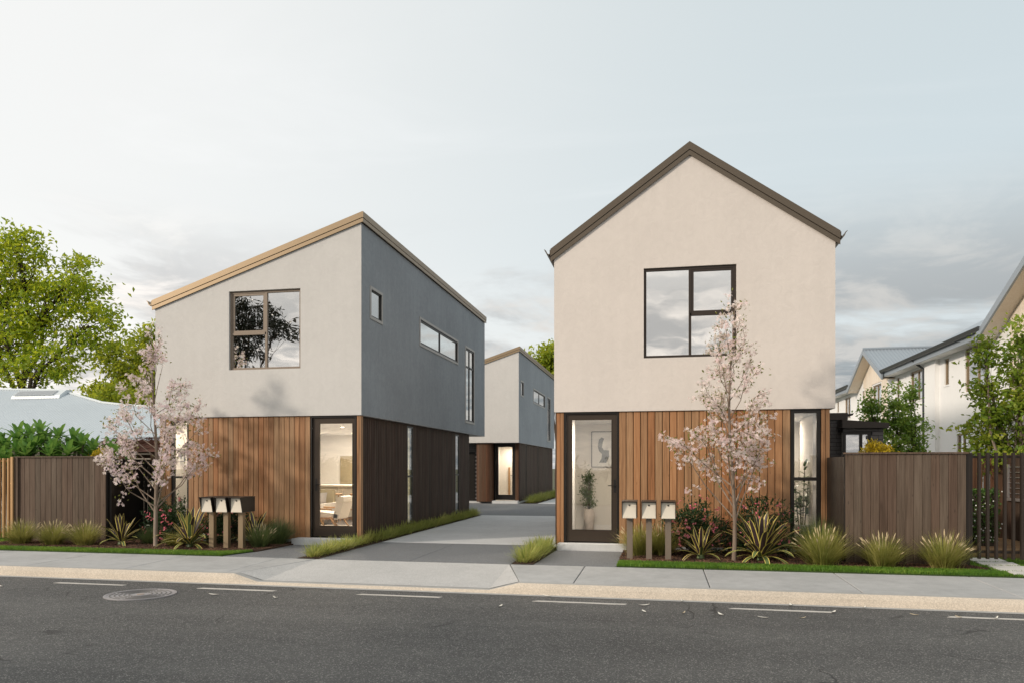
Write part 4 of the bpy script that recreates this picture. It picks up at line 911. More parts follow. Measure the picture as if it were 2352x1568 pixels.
# background trees
T1 = [(-35.0, 34, 11.6, 2.6, 2.2, 2.4), (-32.6, 33.4, 12.6, 1.6, 1.5, 1.5), (-30.2, 34, 11.2, 1.7, 1.5, 1.7), (-29.0, 34, 8.9, 1.9, 1.6, 1.3), (-33.2, 33, 8.6, 2.4, 1.8, 1.5), (-30.8, 33, 6.9, 2.4, 1.6, 1.2), (-35.2, 33, 6.2, 1.8, 1.5, 1.2), (-36.8, 34, 9.0, 2.0, 1.6, 2.0), (-31.6, 34, 9.9, 1.4, 1.3, 1.2)]
lobed_tree('garden_tree', 'big bright green tree behind the corrugated roof at the far left', 'leafy trees in the gardens', (-33, 34, -.05), T1, .27, 'tree', 'barkdark', .34, 3, 54, .44, 10.5, .32)
T2 = [(-30.2, 38, 7.4, 1.6, 1.4, 1.3), (-28.6, 38, 8.3, 1.3, 1.2, 1.2), (-28.8, 38, 6.2, 1.6, 1.3, 1.3), (-31.0, 38, 5.6, 1.2, 1.1, 1.0), (-27, 38, 7.0, 1.3, 1.2, 1.2), (-29.6, 38, 4.6, 1.6, 1.3, 1.2)]
k2 = 44/38; T2 = [(x*k2, y*k2, 1.6+(z-1.6)*k2, a*k2, b*k2, c*k2) for x, y, z, a, b, c in T2]
lobed_tree('garden_tree', 'lime green tree behind the left blossom tree and townhouse edge', 'leafy trees in the gardens', (-33.8, 44, -.05), T2, .34, 'tree2', 'barkdark', .22, 8, 46, .46, 16, .3)
lobed_tree('garden_tree', 'low green bush tree showing above the left corrugated roof', 'leafy trees in the gardens', (-26.6, 33, -.05), [(-26.6, 33, 4.7, 1.2, 1, .8), (-25.3, 33, 4.3, 1.0, .9, .7)], .28, 'tree2', 'barkdark', .14, 81, 46, .36, 22, .4)
T3 = [(-7.9, 52, 9.1, 1.2, 1.0, .9), (-6.6, 52, 9.3, 1.2, 1.0, 1.0), (-7.0, 52, 8.0, 1.5, 1.1, .9), (-5.4, 52, 8.6, 1.3, 1.1, 1.1), (-8.2, 52, 7.6, 1.0, .9, .8)]
lobed_tree('garden_tree', 'lime green tree top showing over the roof of the rear townhouse', 'leafy trees in the gardens', (-7, 52, -.05), T3, .36, 'tree2', 'barkdark', .22, 9, 46, .44, 20, .3)
for i, (x, y, h_, lab) in enumerate(((6.28, 24.6, 3.85, 'leftmost slim upright pear tree against the white row'), (6.85, 24.2, 3.95, 'middle slim upright pear tree against the white row'), (7.45, 24.8, 4.1, 'rightmost of the slim upright pear trees, next to the downpipe'))):
    lb = [(x+.12*sin(k*2.1+i), y+.1*cos(k*1.7+i), z, r, r*.8, .42) for k, (z, r) in enumerate(((1.2, .50), (1.7, .52), (2.2, .46), (2.7, .38), (3.1, .27), (h_-.45, .17), (h_-.2, .09)))]
    lobed_tree('pear_tree', lab, 'slim pear trees on the right', (x, y, -.05), lb, .115, 'pear', 'barkdark', .06, 20+i, 30, .12, 150, .3, .5, -.1)
lb = [(x, 17.5, z, r, r*.9, .45) for x, z, r in ((6.75, 1.9, .42), (6.70, 2.5, .40), (6.72, 3.1, .30), (6.72, 3.6, .20), (6.73, 4.05, .13), (7.35, 1.9, .60), (7.4, 2.6, .62), (7.4, 3.2, .50), (7.40, 3.8, .36), (7.42, 4.35, .18), (8.05, 2.3, .60), (8.1, 3.1, .60), (8.1, 3.9, .45))]
lobed_tree('street_tree', 'tall olive green tree with loose leaves at the right edge behind the gate', 'leafy trees in the gardens', (7.3, 17.5, -.05), lb, .12, 'bigleaf', 'bark', .09, 31, 28, .14, 125, .25, .55, .1)
# tree across the street: seen only as the reflection in the left upstairs window
GT = [(-23.4, -9, 8.6, 1.5, 1.3, 1.1), (-22.8, -9, 10.3, 1.6, 1.3, 1.0), (-21.3, -9, 9.2, 1.0, 1.0, .8), (-23.8, -9, 6.3, 1.2, 1.1, .7), (-21.6, -9, 5.5, 1.1, 1.0, .8), (-24.2, -9, 9.8, 1.5, 1.3, 1.4), (-24.4, -9, 6.9, 1.4, 1.2, 1.0)]
lobed_tree('gum_tree', 'dark gum tree across the street, mirrored in the left upstairs window', 'leafy trees in the gardens', (-23.4, -9, -.12), GT, .30, 'gum', 'barkdark', .22, 41, 40, .36, 16, .35, .3, .5)
for i, x in enumerate((-46, -38, -30, -20, -11, -3, 5, 14, 24)):
    rr = random.Random(i)
    lobed_tree('distant_tree', 'dark tree number %s of the row across the street, mirrored low in the door glass' % ['one', 'two', 'three', 'four', 'five', 'six', 'seven', 'eight', 'nine'][i], 'trees across the street', (x, -46+rr.uniform(-3, 3), -.3), [(x+rr.uniform(-2.5, 2.5), -46, rr.uniform(.5, 1.3), 2.8, 2, .8) for _ in range(4)], .4, 'gum', 'barkdark', .25, 60+i, 60, .7, 7, .3, sticks=False)

# blossom trees -----------------------------------------------------
def blossom_tree(label, base, height, profile, lean, seed, petal, nlat, bark, skew=(0, 0), fl=.030, tr0=.036, dens=1.):
    rng = np.random.default_rng(seed); base = np.array(base, float)
    e = empty('blossom_tree', tuple(base), label, 'tree', 'pink blossom trees')
    tm = MB(); pts = []; K = 14
    for i in range(K+1):
        t = i/K; pts.append(base+np.array([lean[0]*t+.05*sin(t*7+seed), lean[1]*t+.03*cos(t*6), height*t]))
    rad = [tr0*(1-t/K)**.9+.004 for t in range(K+1)]; tm.chain(pts, rad, 8)
    tips = []
    pa = np.array(pts)
    def tr(z):
        t = (z/height)*K; k = min(int(t), K-1); return pa[k]+(pa[k+1]-pa[k])*(t-k)
    az = rng.uniform(0, 6)
    for i in range(nlat):
        t = (i+.5)/nlat; z0 = height*(.15+.70*t**1.3); az += 2.4+rng.uniform(-.4, .4)
        tipz = min(height*.97, z0+height*(.10+.12*(1-t))+rng.uniform(-.05, .35)); rr = np.interp(tipz/height, [p[0] for p in profile], [p[1] for p in profile])*rng.uniform(.48, 1.2)
        p0 = tr(z0); d = np.array([cos(az), sin(az)*.8, 0]); tip = tr(min(tipz, height*.98))*[1, 1, 0]+[0, 0, base[2]+tipz]+d*rr+np.array([skew[0]*rr, skew[1]*rr, 0])
        m1 = p0+(tip-p0)*.4+np.array([0, 0, .0])+d*.08*rr+rng.normal(size=3)*.03
        m2 = p0+(tip-p0)*.75+rng.normal(size=3)*.05+np.array([0, 0, .05])
        r0 = .014*(1-.5*t); tm.chain([p0, m1, m2, tip], [r0, r0*.75, r0*.45, r0*.18], 5)
        seg = [p0, m1, m2, tip]
        for k in range(int((2+10*rr)*dens)):
            u_ = rng.uniform(.32, 1.0); j = min(int(u_*3), 2); q = seg[j]+(seg[j+1]-seg[j])*(u_*3-j)
            dd = rng.normal(size=3)+d*.5+[0, 0, .5]; dd /= np.linalg.norm(dd); l_ = rng.uniform(.10, .30)*(1.15-.4*t)
            q2 = q+dd*l_; tm.chain([q, (q+q2)/2+rng.normal(size=3)*.015, q2], [.005, .004, .002], 3, cap=False); tips.append((q2, dd)); tips.append(((q+q2)/2, dd))
        tips.append((tip, d))
    for z in np.linspace(height*.75, height*1.0, 5): tips.append((tr(min(z, height))+rng.normal(size=3)*.05, np.array([0, 0, 1.])))
    tm.build('trunk', bark, e, None, True)
    FV = []; FF = []; LC = []; LD = []; nb = 0
    for p, d in tips:
        for k in range(rng.integers(4, 9)):
            c = p+rng.normal(size=3)*.034; n_ = rng.normal(size=3)+[0, -.6, .4]; n_ /= np.linalg.norm(n_)
            a = np.cross(n_, [.3, .2, .9]); a /= np.linalg.norm(a); b = np.cross(n_, a); s_ = fl*rng.uniform(.75, 1.25); ph = rng.uniform(0, 6)
            vs = [c]
            for m in range(5):
                th = ph+m*2*pi/5
                for off, rr_, h_ in ((-.42, .8, .18), (0, 1.08, .26), (.42, .8, .18)): vs.append(c+(a*cos(th+off)+b*sin(th+off))*s_*rr_+n_*s_*h_)
            FV += vs
            for m in range(5): FF += [(nb, nb+1+m*3, nb+2+m*3), (nb, nb+2+m*3, nb+3+m*3)]
            nb += 16
        m = rng.integers(1, 5); LC.append(p+rng.normal(size=(m, 3))*.06); LD.append(np.tile(d, (m, 1)))
    link_np('blossom', np.array(FV), np.array(FF), petal, e)
    V, F = leaf_quads(np.concatenate(LC), rng, .06, .45, .3, .1, 0, np.concatenate(LD)); link_np('leaves', V, F, 'bleaf', e)
    return e
blossom_tree('wide mauve pink blossom tree in front of the left townhouse corner', (-9.92, 13.46, -.01), 4.45, [(.1, .9), (.25, 1.45), (.35, 1.55), (.5, 1.2), (.65, 1.05), (.8, .42), (.92, .16), (1, .05)], (-.10, 0), 11, 'petalm', 36, 'bark', (-.05, 0), .029, .042, .88)
blossom_tree('slim pale pink blossom tree in front of the right townhouse', (1.2, 13.36, -.01), 4.50, [(.1, .4), (.25, .75), (.36, .85), (.5, .72), (.62, .60), (.78, .34), (.92, .15), (1, .06)], (.0, 0), 7, 'petal', 34, 'bark', (-.12, 0), .027, .036, 1.22)

# shrubs with pink flowers
def shrub(label, x, y, rx, rz, seed, nfl=34, cat='shrub', mat='shrub', fm='pink', name='flowering_shrub', leaf=.085, nleaf=2600, group='pink flowering shrubs', z0=0., flsize=.022):
    rng = np.random.default_rng(seed); gz = z0-.03 if z0 < 1 else -.055; e = empty(name, (x, y, max(0, gz)), label, cat, group)
    tm = MB(); C = []; D = []
    ncl = max(20, int(nleaf/36))
    P = []
    for k in range(ncl):
        q = rng.normal(size=3); q[2] = abs(q[2]); q /= np.linalg.norm(q); rr = rng.uniform(.45, 1.05); p = np.array([x, y, z0+.08])+q*[rx, rx*.75, rz]*rr*[1, 1, 1]
        P.append((p, q)); s_ = .075*rx/.6
        C.append(p+rng.normal(size=(36, 3))*s_); D.append(np.tile(q, (36, 1)))
        if k % 2 == 0: tm.chain([(x+rng.uniform(-.08, .08), y+rng.uniform(-.08, .08), gz), (p+[x, y, z0])/2+[0, 0, .08], p], [.010, .008, .004], 4, cap=False)
    tm.build('stems', 'barkdark', e)
    V, F = leaf_quads(np.concatenate(C), rng, leaf, .32, .2, .1, 0, np.concatenate(D)); link_np('foliage', V, F, mat, e)
    FV = []; FF = []; nb = 0
    if fm:
        for k in range(nfl):
            q = rng.normal(size=3); q[2] = abs(q[2])*.8+.1; q[1] -= .9; q /= np.linalg.norm(q); p0 = np.array([x, y, z0+.08])+q*[rx*1.08, rx*.8, rz*1.06]
            for m in range(rng.integers(2, 6)):
                c = p0+rng.normal(size=3)*.022; n_ = q+rng.normal(size=3)*.4; n_ /= np.linalg.norm(n_); a = np.cross(n_, [.2, .1, .95]); a /= np.linalg.norm(a); b = np.cross(n_, a); s_ = flsize*rng.uniform(.8, 1.2)
                vs = [c]+[c+(a*cos(t)+b*sin(t))*s_*(1. if j % 2 else .6)+n_*s_*.2 for j, t in enumerate(np.linspace(0, 2*pi, 11)[:-1])]
                FV += vs; FF += [(nb, nb+1+j, nb+1+(j+1) % 10) for j in range(10)]; nb += 11
        link_np('flowers', np.array(FV), np.array(FF), fm, e, 'stuff')
    return e
shrub('dark pink-flowered shrub left of the right blossom tree trunk', .62, 14.3, .62, .92, 71, 40)
shrub('dark pink-flowered shrub between right blossom tree trunk and tall window', 1.78, 14.3, .66, .98, 72, 40)
shrub('dark pink-flowered shrub beside the left blossom tree trunk', -10.25, 14.35, .55, .85, 73, 22)
shrub('dark pink-flowered shrub behind the left letterboxes', -9.0, 14.45, .55, .70, 74, 22)
shrub('rounded yellow bush showing over the right fence', 3.95, 15.0, .34, .40, 75, 0, 'bush', 'yellow', None, 'yellow_bush', .06, 2600, 'yellow bushes', 1.58)
shrub('small yellow bush showing over the left fence', -13.0, 15.6, .26, .36, 76, 0, 'bush', 'yellow', None, 'yellow_bush', .06, 1600, 'yellow bushes', 1.58)
# clipped hedge inside the gate
rng = np.random.default_rng(5); HG = empty('clipped_hedge', (5.75, 15.5, .15), 'box clipped hedge with small white flowers behind the right gate', 'hedge')
C = np.stack([rng.uniform(5.18, 6.10, 6000), rng.uniform(15.2, 15.75, 6000), rng.uniform(.2, 1.2, 6000)], 1)
sel = (C[:, 1] < 15.36) | (C[:, 2] > 1.05) | (C[:, 0] > 5.95); C = C[sel]
V, F = leaf_quads(C, rng, .07, .5, .2, .1); link_np('foliage', V, F, 'hedge', HG); MB().box(5.26, 6.02, 15.3, 15.7, .15, 1.1).build('stems', 'barkdark', HG)
FV = []; FF = []; nb = 0
for k in range(70):
    c = np.array([rng.uniform(5.2, 6.1), 15.17, rng.uniform(.25, 1.2)]); FV += [c+np.array([cos(t)*.011, rng.uniform(-.01, .01), sin(t)*.011]) for t in np.linspace(0, 2*pi, 7)[:-1]]; FF += [(nb, nb+1+j, nb+2+j) for j in range(4)]; nb += 6
link_np('flowers', np.array(FV), np.array(FF), 'whitef', HG, 'stuff')

# agaves: every leaf is its own part
def agave_leaf(l_, w_, curve, mats, seed):
    rng = random.Random(seed); n = 7; V = []; F = []; MI = []
    for i in range(n+1):
        t = i/n; y = l_*t*(1-.25*curve*t*t); z = -curve*.55*l_*t**2.4+.0*t; wd = w_*(.55+.9*t-1.0*t*t)*(1 if t < .85 else (1-t)/.15+.02)+.002
        ch = .35*(1-.5*t); mgn = .15
        for k, u_ in enumerate((-1, -1+mgn*2, 0, 1-mgn*2, 1)): V.append((u_*wd*.5, y, z+abs(u_)*wd*.5*ch+.004*sin(9*t+k)))
    for i in range(n):
        for k in range(4): F.append((i*5+k, i*5+k+1, (i+1)*5+k+1, (i+1)*5+k)); MI.append(0 if k in (0, 3) else 1)
    return mesh_np('leaf', V, F, mats, MI, True)
AGM = {(c, p): agave_leaf(1., .165 if p else .15, c, ['ag_m', 'ag_p' if p else 'ag_g'], 1) for c in (.10, .35, .75, 1.1) for p in (0, 1)}
def agave(label, x, y, size, seed, n=34):
    rng = random.Random(seed); e = empty('variegated_agave', (x, y, .0), label, 'agave', 'variegated agaves')
    MB().lathe([(.05, 0), (.07, .05), (.05, .12)], (x, y, -.03), 10).build('crown_base', 'ag_g', e)
    for i in range(n):
        t = i/(n-1); az = i*2.399+rng.uniform(-.2, .2); el_ = R(84-70*t**.9+rng.uniform(-6, 6)); c = (.10, .35, .75, 1.1)[min(3, int(t*2.2+rng.uniform(0, 1.2)))]
        if t < .45: c = rng.choice((.10, .10, .35))
        p = 1 if t < .6 and rng.random() < .82 else (1 if rng.random() < .30 else 0); s_ = 1.16*size*(.92-.12*t+rng.uniform(-.14, .10))
        o = link('leaf', AGM[(c, p)], e, (x+.02*cos(az), y+.02*sin(az), .05)); M_ = Matrix.Rotation(az-pi/2, 3, 'Z') @ Matrix.Rotation(el_, 3, 'X'); o.rotation_euler = M_.to_euler(); o.scale = (s_*1.05, s_, s_)
agave('low spreading agave with yellow edged leaves in front of the black gate', -10.92, 13.69, .56, 1, 20)
agave('large yellow edged agave between left blossom trunk and letterboxes', -9.25, 13.55, .72, 2, 40)
agave('agave mostly hidden behind the left letterboxes', -8.30, 14.35, .62, 3, 20)
agave('smaller purple hearted agave left of the right blossom trunk', .69, 13.55, .56, 4, 22)
agave('large upright agave right of the right blossom trunk', 1.69, 13.50, .78, 5, 42)

# tussock grasses
def grass_mesh(seed, n, h_, spread, wd, mat, bend=.5, upr=1.):
    rng = np.random.default_rng(seed); V = []; F = []; b = 0
    for i in range(n):
        az = rng.uniform(0, 2*pi); r0 = abs(rng.normal())*.075*spread/.4; th = min(1.40, (rng.uniform(0, 1)**.52)*1.30*spread/(.4*upr)); L_ = h_*rng.uniform(.6, 1.05)*(1-.10*th); d = np.array([cos(az), sin(az), 0]); s_ = np.array([-sin(az), cos(az), 0])*wd*.5*rng.uniform(.7, 1.2)
        p = d*r0; sg = 4; a = th*.72
        for k in range(sg+1):
            t = k/sg
            if k < sg: V += [p+s_*(1-.7*t), p-s_*(1-.7*t)]
            else: V.append(p)
            ang = a+(th-a)*t+bend*t*t*th; p = p+(d*sin(ang)+np.array([0, 0, cos(ang)]))*L_/sg
        for k in range(sg-1): F += [(b+2*k, b+2*k+1, b+2*k+3), (b+2*k, b+2*k+3, b+2*k+2)]
        F.append((b+2*sg-2, b+2*sg-1, b+2*sg)); b += 2*sg+1
    V = np.array(V); V[:, 2] = np.maximum(V[:, 2], .004); return mesh_np('blades', V, F, mat)
def seed_mesh(seed, n, h_, spread):
    rng = np.random.default_rng(seed); m_ = MB()
    for i in range(n):
        az = rng.uniform(0, 2*pi); th = rng.uniform(0, 1)**.8*.95; L_ = h_*rng.uniform(.75, 1.05); d = Vector((cos(az)*sin(th), sin(az)*sin(th), cos(th))); p = d*L_*.82; q = d*L_+Vector((0, 0, -.02*th))
        m_.chain([d*.05, p], [.0018, .0015], 3, cap=False); m_.chain([p, (p*2+q)/3, (p+q*2)/3, q], [.003, .0075, .0065, .002], 5)
    return m_.mesh('seed_heads', 'seed')
TU = [grass_mesh(i, 1300, .60, .42, .0085, 'tuss', .20) for i in range(3)]; TD = [grass_mesh(10+i, 1200, .64, .42, .0075, 'tussd', .30, 1.1) for i in range(2)]; SD = [seed_mesh(i, 26, .56, .4) for i in range(3)]
def tussock(label, x, y, sc, k, dark=False, seeds=True, rz=0.):
    sc *= 1.16; e = empty('grass_tussock', (x, y, .0), label, 'ornamental grass', 'tussock grasses'); link('blades', (TD if dark else TU)[k % (2 if dark else 3)], e, (x, y, .0), (0, 0, rz), (sc, sc, sc))
    if seeds: link('seed_heads', SD[k % 3], e, (x, y, .0), (0, 0, rz), (sc, sc, sc))
tussock('leftmost tussock grass at the left fence', -13.15, 13.5, .86, 0); tussock('middle one of the three tussocks at the left fence', -12.32, 13.45, .82, 1); tussock('tussock at the right end of the left fence beside the low agave', -11.62, 13.5, .84, 2)
tussock('dark low tussock behind the low agave at the black gate', -10.5, 14.0, .62, 0, True, False); tussock('little tussock hugging the left blossom tree trunk', -9.75, 13.75, .5, 1, False, False)
tussock('seeded tussock just right of the left letterboxes', -7.88, 13.85, .78, 1, True, True); tussock('tall soft tussock against the left timber wall beside the entry', -7.85, 14.5, .92, 0, True, False, 1.)
tussock('tussock behind the left post of the right letterboxes', -.36, 13.95, .98, 0, False, True, 2.); tussock('tussock behind the middle and right posts of the right letterboxes', .02, 14.05, .98, 2, False, True, 1.)
tussock('dark tussock below the tall window of the right townhouse', 2.75, 14.3, 1.15, 1, True, False); tussock('large golden tussock at the left end of the right fence', 2.62, 13.15, 1.10, 0, False, True, .5)
tussock('tussock in front of the middle of the right fence', 3.52, 13.08, .90, 1, False, True, 2.2); tussock('tussock at the right end of the right fence beside the gate', 4.42, 13.08, .96, 2, False, True, 4.)
# border grass along the driveway
BG = [grass_mesh(30+i, 200, .34, .46, .013, 'border', .30) for i in range(4)]
ONES = ['', 'first', 'second', 'third', 'fourth', 'fifth', 'sixth', 'seventh', 'eighth', 'ninth', 'tenth', 'eleventh', 'twelfth', 'thirteenth', 'fourteenth', 'fifteenth', 'sixteenth', 'seventeenth', 'eighteenth', 'nineteenth']
def ordinal(n):
    if n < 20: return ONES[n]
    t = ['', '', 'twent', 'thirt', 'fort', 'fift'][n//10]
    return t+'ieth' if n % 10 == 0 else t+'y-'+ONES[n % 10]
def border(x0_, x1_, ya, yb, step, group, where, sc0=1.):
    rng = random.Random(int(ya*10)); y = ya; i = 0; rows = []
    while y < yb:
        o = link('border_grass_clump', BG[i % 4], None, (x0_+(x1_-x0_)*(y-ya)/(yb-ya)+rng.uniform(-.03, .03), y, -.012), (0, 0, rng.uniform(0, 6)), (sc0*rng.uniform(.85, 1.15),)*3)
        rows.append(o); y += step*rng.uniform(.9, 1.1); i += 1
    for k, o in enumerate(rows):
        lab = ordinal(k+1)+' low grass clump from the front, along '+where
        tag(o, lab, 'grass clump', group)
    return rows
border(-6.17, -6.12, 12.68, 24.8, .27, 'grass border left of the driveway', 'the left edge of the driveway')
border(-2.28, -2.24, 12.66, 15.2, .26, 'grass border right of the driveway', 'the left side of the right entry path', 1.12)
border(-5.75, -5.75, 33.7, 44., .45, 'grass border beside the rear townhouse', 'the rear townhouse wall', 1.4)
m_ = MB().add([(-6.37, BY(-6.37)+.012, -.02), (-5.953, BY(-5.95)+.012, -.02), (-5.953, 25, -.02), (-6.25, 25, -.02), (-6.29, 14.9, -.02)], [(0, 1, 2, 3, 4)]); struct('planting_bed', m_, 'soil')
struct('planting_bed', MB().quad((-2.455, BY(-2.4)+.012, -.02), (-2.085, BY(-2.1)+.012, -.02), (-2.06, 15.3, -.02), (-2.455, 15.3, -.02)), 'soil')
struct('planting_bed', MB().quad((-6.25, 33.35, -.02), (-5.42, 33.35, -.02), (-5.42, 45, -.02), (-6.25, 45, -.02)), 'soil')
# mulch beds, chips, lawns
def bed(pts, name='mulch_bed'):
    rng = np.random.default_rng(3); return struct(name, MB().prism(pts, -.06, .0, 'z'), 'soil')
PLB = [(-13.86, 12.95), (-8.2, 12.93), (-7.62, 13.3), (-7.54, 14.93), (-10.95, 14.93), (-13.86, 14.93)]; bed(PLB)
PRB = [(-.70, 12.95), (4.85, 12.86), (5.08, 13.1), (4.92, 13.5), (3.02, 13.6), (3.02, 14.93), (-.70, 14.93)]; bed(PRB)
def inside(P, poly):
    x, y = P[:, 0], P[:, 1]; r = np.zeros(len(P), bool); n = len(poly)
    for i in range(n):
        (xa, ya), (xb, yb) = poly[i], poly[(i+1) % n]
        c = ((ya > y) != (yb > y)) & (x < (xb-xa)*(y-ya)/(yb-ya+1e-12)+xa); r ^= c
    return r
def scatter(poly, n, rng):
    a = np.array(poly); lo, hi = a.min(0), a.max(0); P = rng.uniform(lo, hi, (n, 2)); return P[inside(P, poly)]
def chips(poly, n, seed, z=.0):
    rng = np.random.default_rng(seed); P = scatter(poly, n, rng); k = len(P); az = rng.uniform(0, pi, k); l_ = rng.uniform(.014, .05, k); wd = rng.uniform(.006, .018, k); tl = rng.normal(size=(k, 2))*.28
    base = np.array([[-1, -1, 0], [1, -1, 0], [1, 1, 0], [-1, 1, 0], [-.8, -.7, 1], [.8, -.7, 1], [.8, .7, 1], [-.8, .7, 1]], float)
    Vx = base[None, :, 0]*l_[:, None]*.5; Vy = base[None, :, 1]*wd[:, None]*.5; Vz = base[None, :, 2]*.008+Vx*tl[:, :1]+Vy*tl[:, 1:]+.006
    X_ = P[:, :1]+Vx*np.cos(az)[:, None]-Vy*np.sin(az)[:, None]; Y_ = P[:, 1:]+Vx*np.sin(az)[:, None]+Vy*np.cos(az)[:, None]
    V = np.stack([X_, Y_, Vz+z], 2).reshape(-1, 3); b = np.arange(k)[:, None, None]*8
    f = np.array([[4, 5, 6, 7], [0, 1, 5, 4], [1, 2, 6, 5], [2, 3, 7, 6], [3, 0, 4, 7]]); return V, (b+f[None]).reshape(-1, 4)
MT['chipvar'] = leafmat('chip_variation', (.035, .020, .014), (.105, .052, .030), (.24, .135, .085), .0, .9, 3.)
for poly, n, sd, lb in ((PLB, 9000, 1, 'left'), (PRB, 9000, 2, 'right')):
    V, F = chips(poly, n, sd); tag(link('mulch_chips', mesh_np('mulch_chips', V, F, 'chipvar')), 'reddish brown bark mulch chips in the %s garden bed' % lb, 'mulch', None, 'stuff')
def lawn(poly, dens, h_, seed, label, z=-.01, gaps=()):
    rng = np.random.default_rng(seed); a = np.array(poly); lo, hi = a.min(0), a.max(0); P = scatter(poly, int(dens*(hi-lo).prod()), rng)
    for g in gaps: P = P[~((P[:, 0] > g[0]-.0) & (P[:, 0] < g[1]+.05) & (P[:, 1] > g[2]-.01) & (P[:, 1] < g[3]+.01))]
    k = len(P)
    az = rng.uniform(0, 2*pi, k); d = np.stack([np.cos(az), np.sin(az), 0*az], 1); s_ = np.stack([-np.sin(az), np.cos(az), 0*az], 1); hh = (h_*rng.uniform(.5, 1.15, k))[:, None]; wv = .0035*rng.uniform(.7, 1.3, k)[:, None]; ln = rng.uniform(.1, .8, k)[:, None]
    p = np.concatenate([P, np.full((k, 1), z)], 1); m1 = p+d*hh*.25*ln+[0, 0, 1]*hh*.55; tip = p+d*hh*ln+[0, 0, 1]*hh*(1-.35*ln)
    V = np.stack([p+s_*wv, p-s_*wv, m1+s_*wv*.8, m1-s_*wv*.8, tip], 1).reshape(-1, 3); b = np.arange(k)[:, None]*5
    F = np.concatenate([b+[0, 1, 3], b+[0, 3, 2], b+[2, 3, 4]], 1).reshape(-1, 3)
    tag(link('lawn', mesh_np('lawn', V, F, 'lawn')), label, 'grass', None, 'stuff'); struct('lawn_soil', MB().prism(poly, -.06, z+.002, 'z'), 'lawnsoil')
MT['lawnsoil'] = concrete('lawn_soil', (.035, .06, .014), .3, 60., .95, .3)
lawn([(-16, BY(-16)+.01), (-7.86, BY(-7.86)+.01), (-7.66, 13.22), (-8.2, 12.925), (-13.9, 12.945), (-16, 12.95)], 9500, .055, 1, 'mown green lawn strip along the left footpath')
lawn([(-.70, BY(-.7)+.01), (5.12, BY(5.1)+.01), (5.10, 12.72), (4.86, 12.855), (-.70, 12.945)], 9500, .055, 2, 'mown green lawn strip along the right footpath')
lawn([(5.12, BY(5.1)+.01), (7.5, BY(7.5)+.01), (7.5, 14.58), (4.99, 14.58), (4.95, 13.55), (5.1, 13.1)], 6000, .05, 3, 'lawn around the stepping stones at the right gate', -.01, [(5.18, 5.72, 14.0, 14.5), (5.14, 5.70, 13.50, 13.92), (5.13, 5.85, 12.82, 13.42), (5.14, 5.9, 12.40, 12.74)])
lawn([(-17, 12.96), (-13.89, 12.96), (-13.89, 15.5), (-17, 15.5)], 4000, .055, 4, 'lawn in front of the tan gate at the far left')

# frangipani behind the left fence: every leaf its own part
fm_ = agave_leaf(1., .34, .25, ['frang', 'frang'], 3)
def frangipani(label, x, y, tips, seed):
    rng = random.Random(seed); e = empty('frangipani', (x, y, 0), label, 'shrub', 'frangipani shrubs'); tm = MB()
    more = [(a+rng.uniform(-.28, .28), b+rng.uniform(-.3, .3), c-rng.uniform(.12, .42)) for a, b, c in tips for _ in (0, 1)]
    for (tx, ty_, tz) in list(tips)+more:
        tm.chain([(x, y, -.05), (x+(tx-x)*.4, y+(ty_-y)*.4, tz*.5), (tx, ty_, tz)], [.045, .032, .020], 6)
        n = 13
        for i in range(n):
            az = i*2.399+rng.uniform(-.3, .3); el_ = R(74-66*(i/n)+rng.uniform(-9, 9)); s_ = rng.uniform(.34, .46)
            o = link('leaf', fm_, e, (tx, ty_, tz-.0025*i)); o.rotation_euler = (Matrix.Rotation(az-pi/2, 3, 'Z') @ Matrix.Rotation(el_, 3, 'X')).to_euler(); o.scale = (s_, s_, s_)
    tm.build('stems', 'bark', e, None, True)
frangipani('leftmost frangipani shrub above the tan gate', -15.6, 15.7, [(-16.3, 15.6, 2.10), (-15.9, 15.5, 2.25), (-15.5, 15.5, 2.05), (-15.55, 15.9, 2.38), (-16.0, 15.8, 1.85)], 1)
frangipani('tallest broad leaved frangipani above the left fence', -14.7, 15.9, [(-15.15, 15.8, 2.32), (-14.75, 15.7, 2.42), (-14.35, 15.8, 2.30), (-14.7, 15.4, 2.02), (-14.2, 15.5, 2.0), (-15.1, 15.4, 1.98)], 2)
frangipani('frangipani above the right half of the left fence', -13.8, 15.9, [(-14.0, 15.9, 2.22), (-13.65, 15.8, 2.15), (-13.35, 15.8, 1.98), (-13.7, 15.4, 1.90)], 3)
frangipani('small frangipani beside the brushwood canopy', -13.0, 16.1, [(-13.1, 16.0, 2.0), (-12.85, 15.9, 1.92)], 4)

# indoor plants
VP = empty('vase_plant', (-1.62, 17.5, .12), 'leafy indoor ficus in a clay vase behind the right glass door', 'potted plant')
MB().lathe([(.075, 0), (.10, .06), (.125, .30), (.125, .42), (.10, .485), (.105, .51), (.095, .515), (.085, .49)], (-1.62, 17.5, .122), 22).build('vase', 'vase', VP, None, True)
rng = np.random.default_rng(9); C = []; tm = MB()
for k in range(46):
    z = rng.uniform(.70, 1.50); r_ = .16*(1-.5*abs(z-1.0)); p = np.array([-1.62+rng.normal()*r_*.55-.07*max(0, 1-abs(z-1.15)*4), 17.5+rng.normal()*r_*.5, z]); C.append(p+rng.normal(size=(22, 3))*.045); tm.chain([(-1.62, 17.5, .62), (-1.62+(p[0]+1.62)*.4, 17.5, .62+(z-.62)*.6), p], [.006, .005, .002], 4, cap=False)
tm.build('stems', 'barkdark', VP); V, F = leaf_quads(np.concatenate(C), rng, .055, .45); link_np('foliage', V, F, 'ficus', VP)
RP = empty('rubber_plant', (2.72, 15.62, .12), 'variegated rubber plant in a white pot behind the tall right window', 'potted plant')
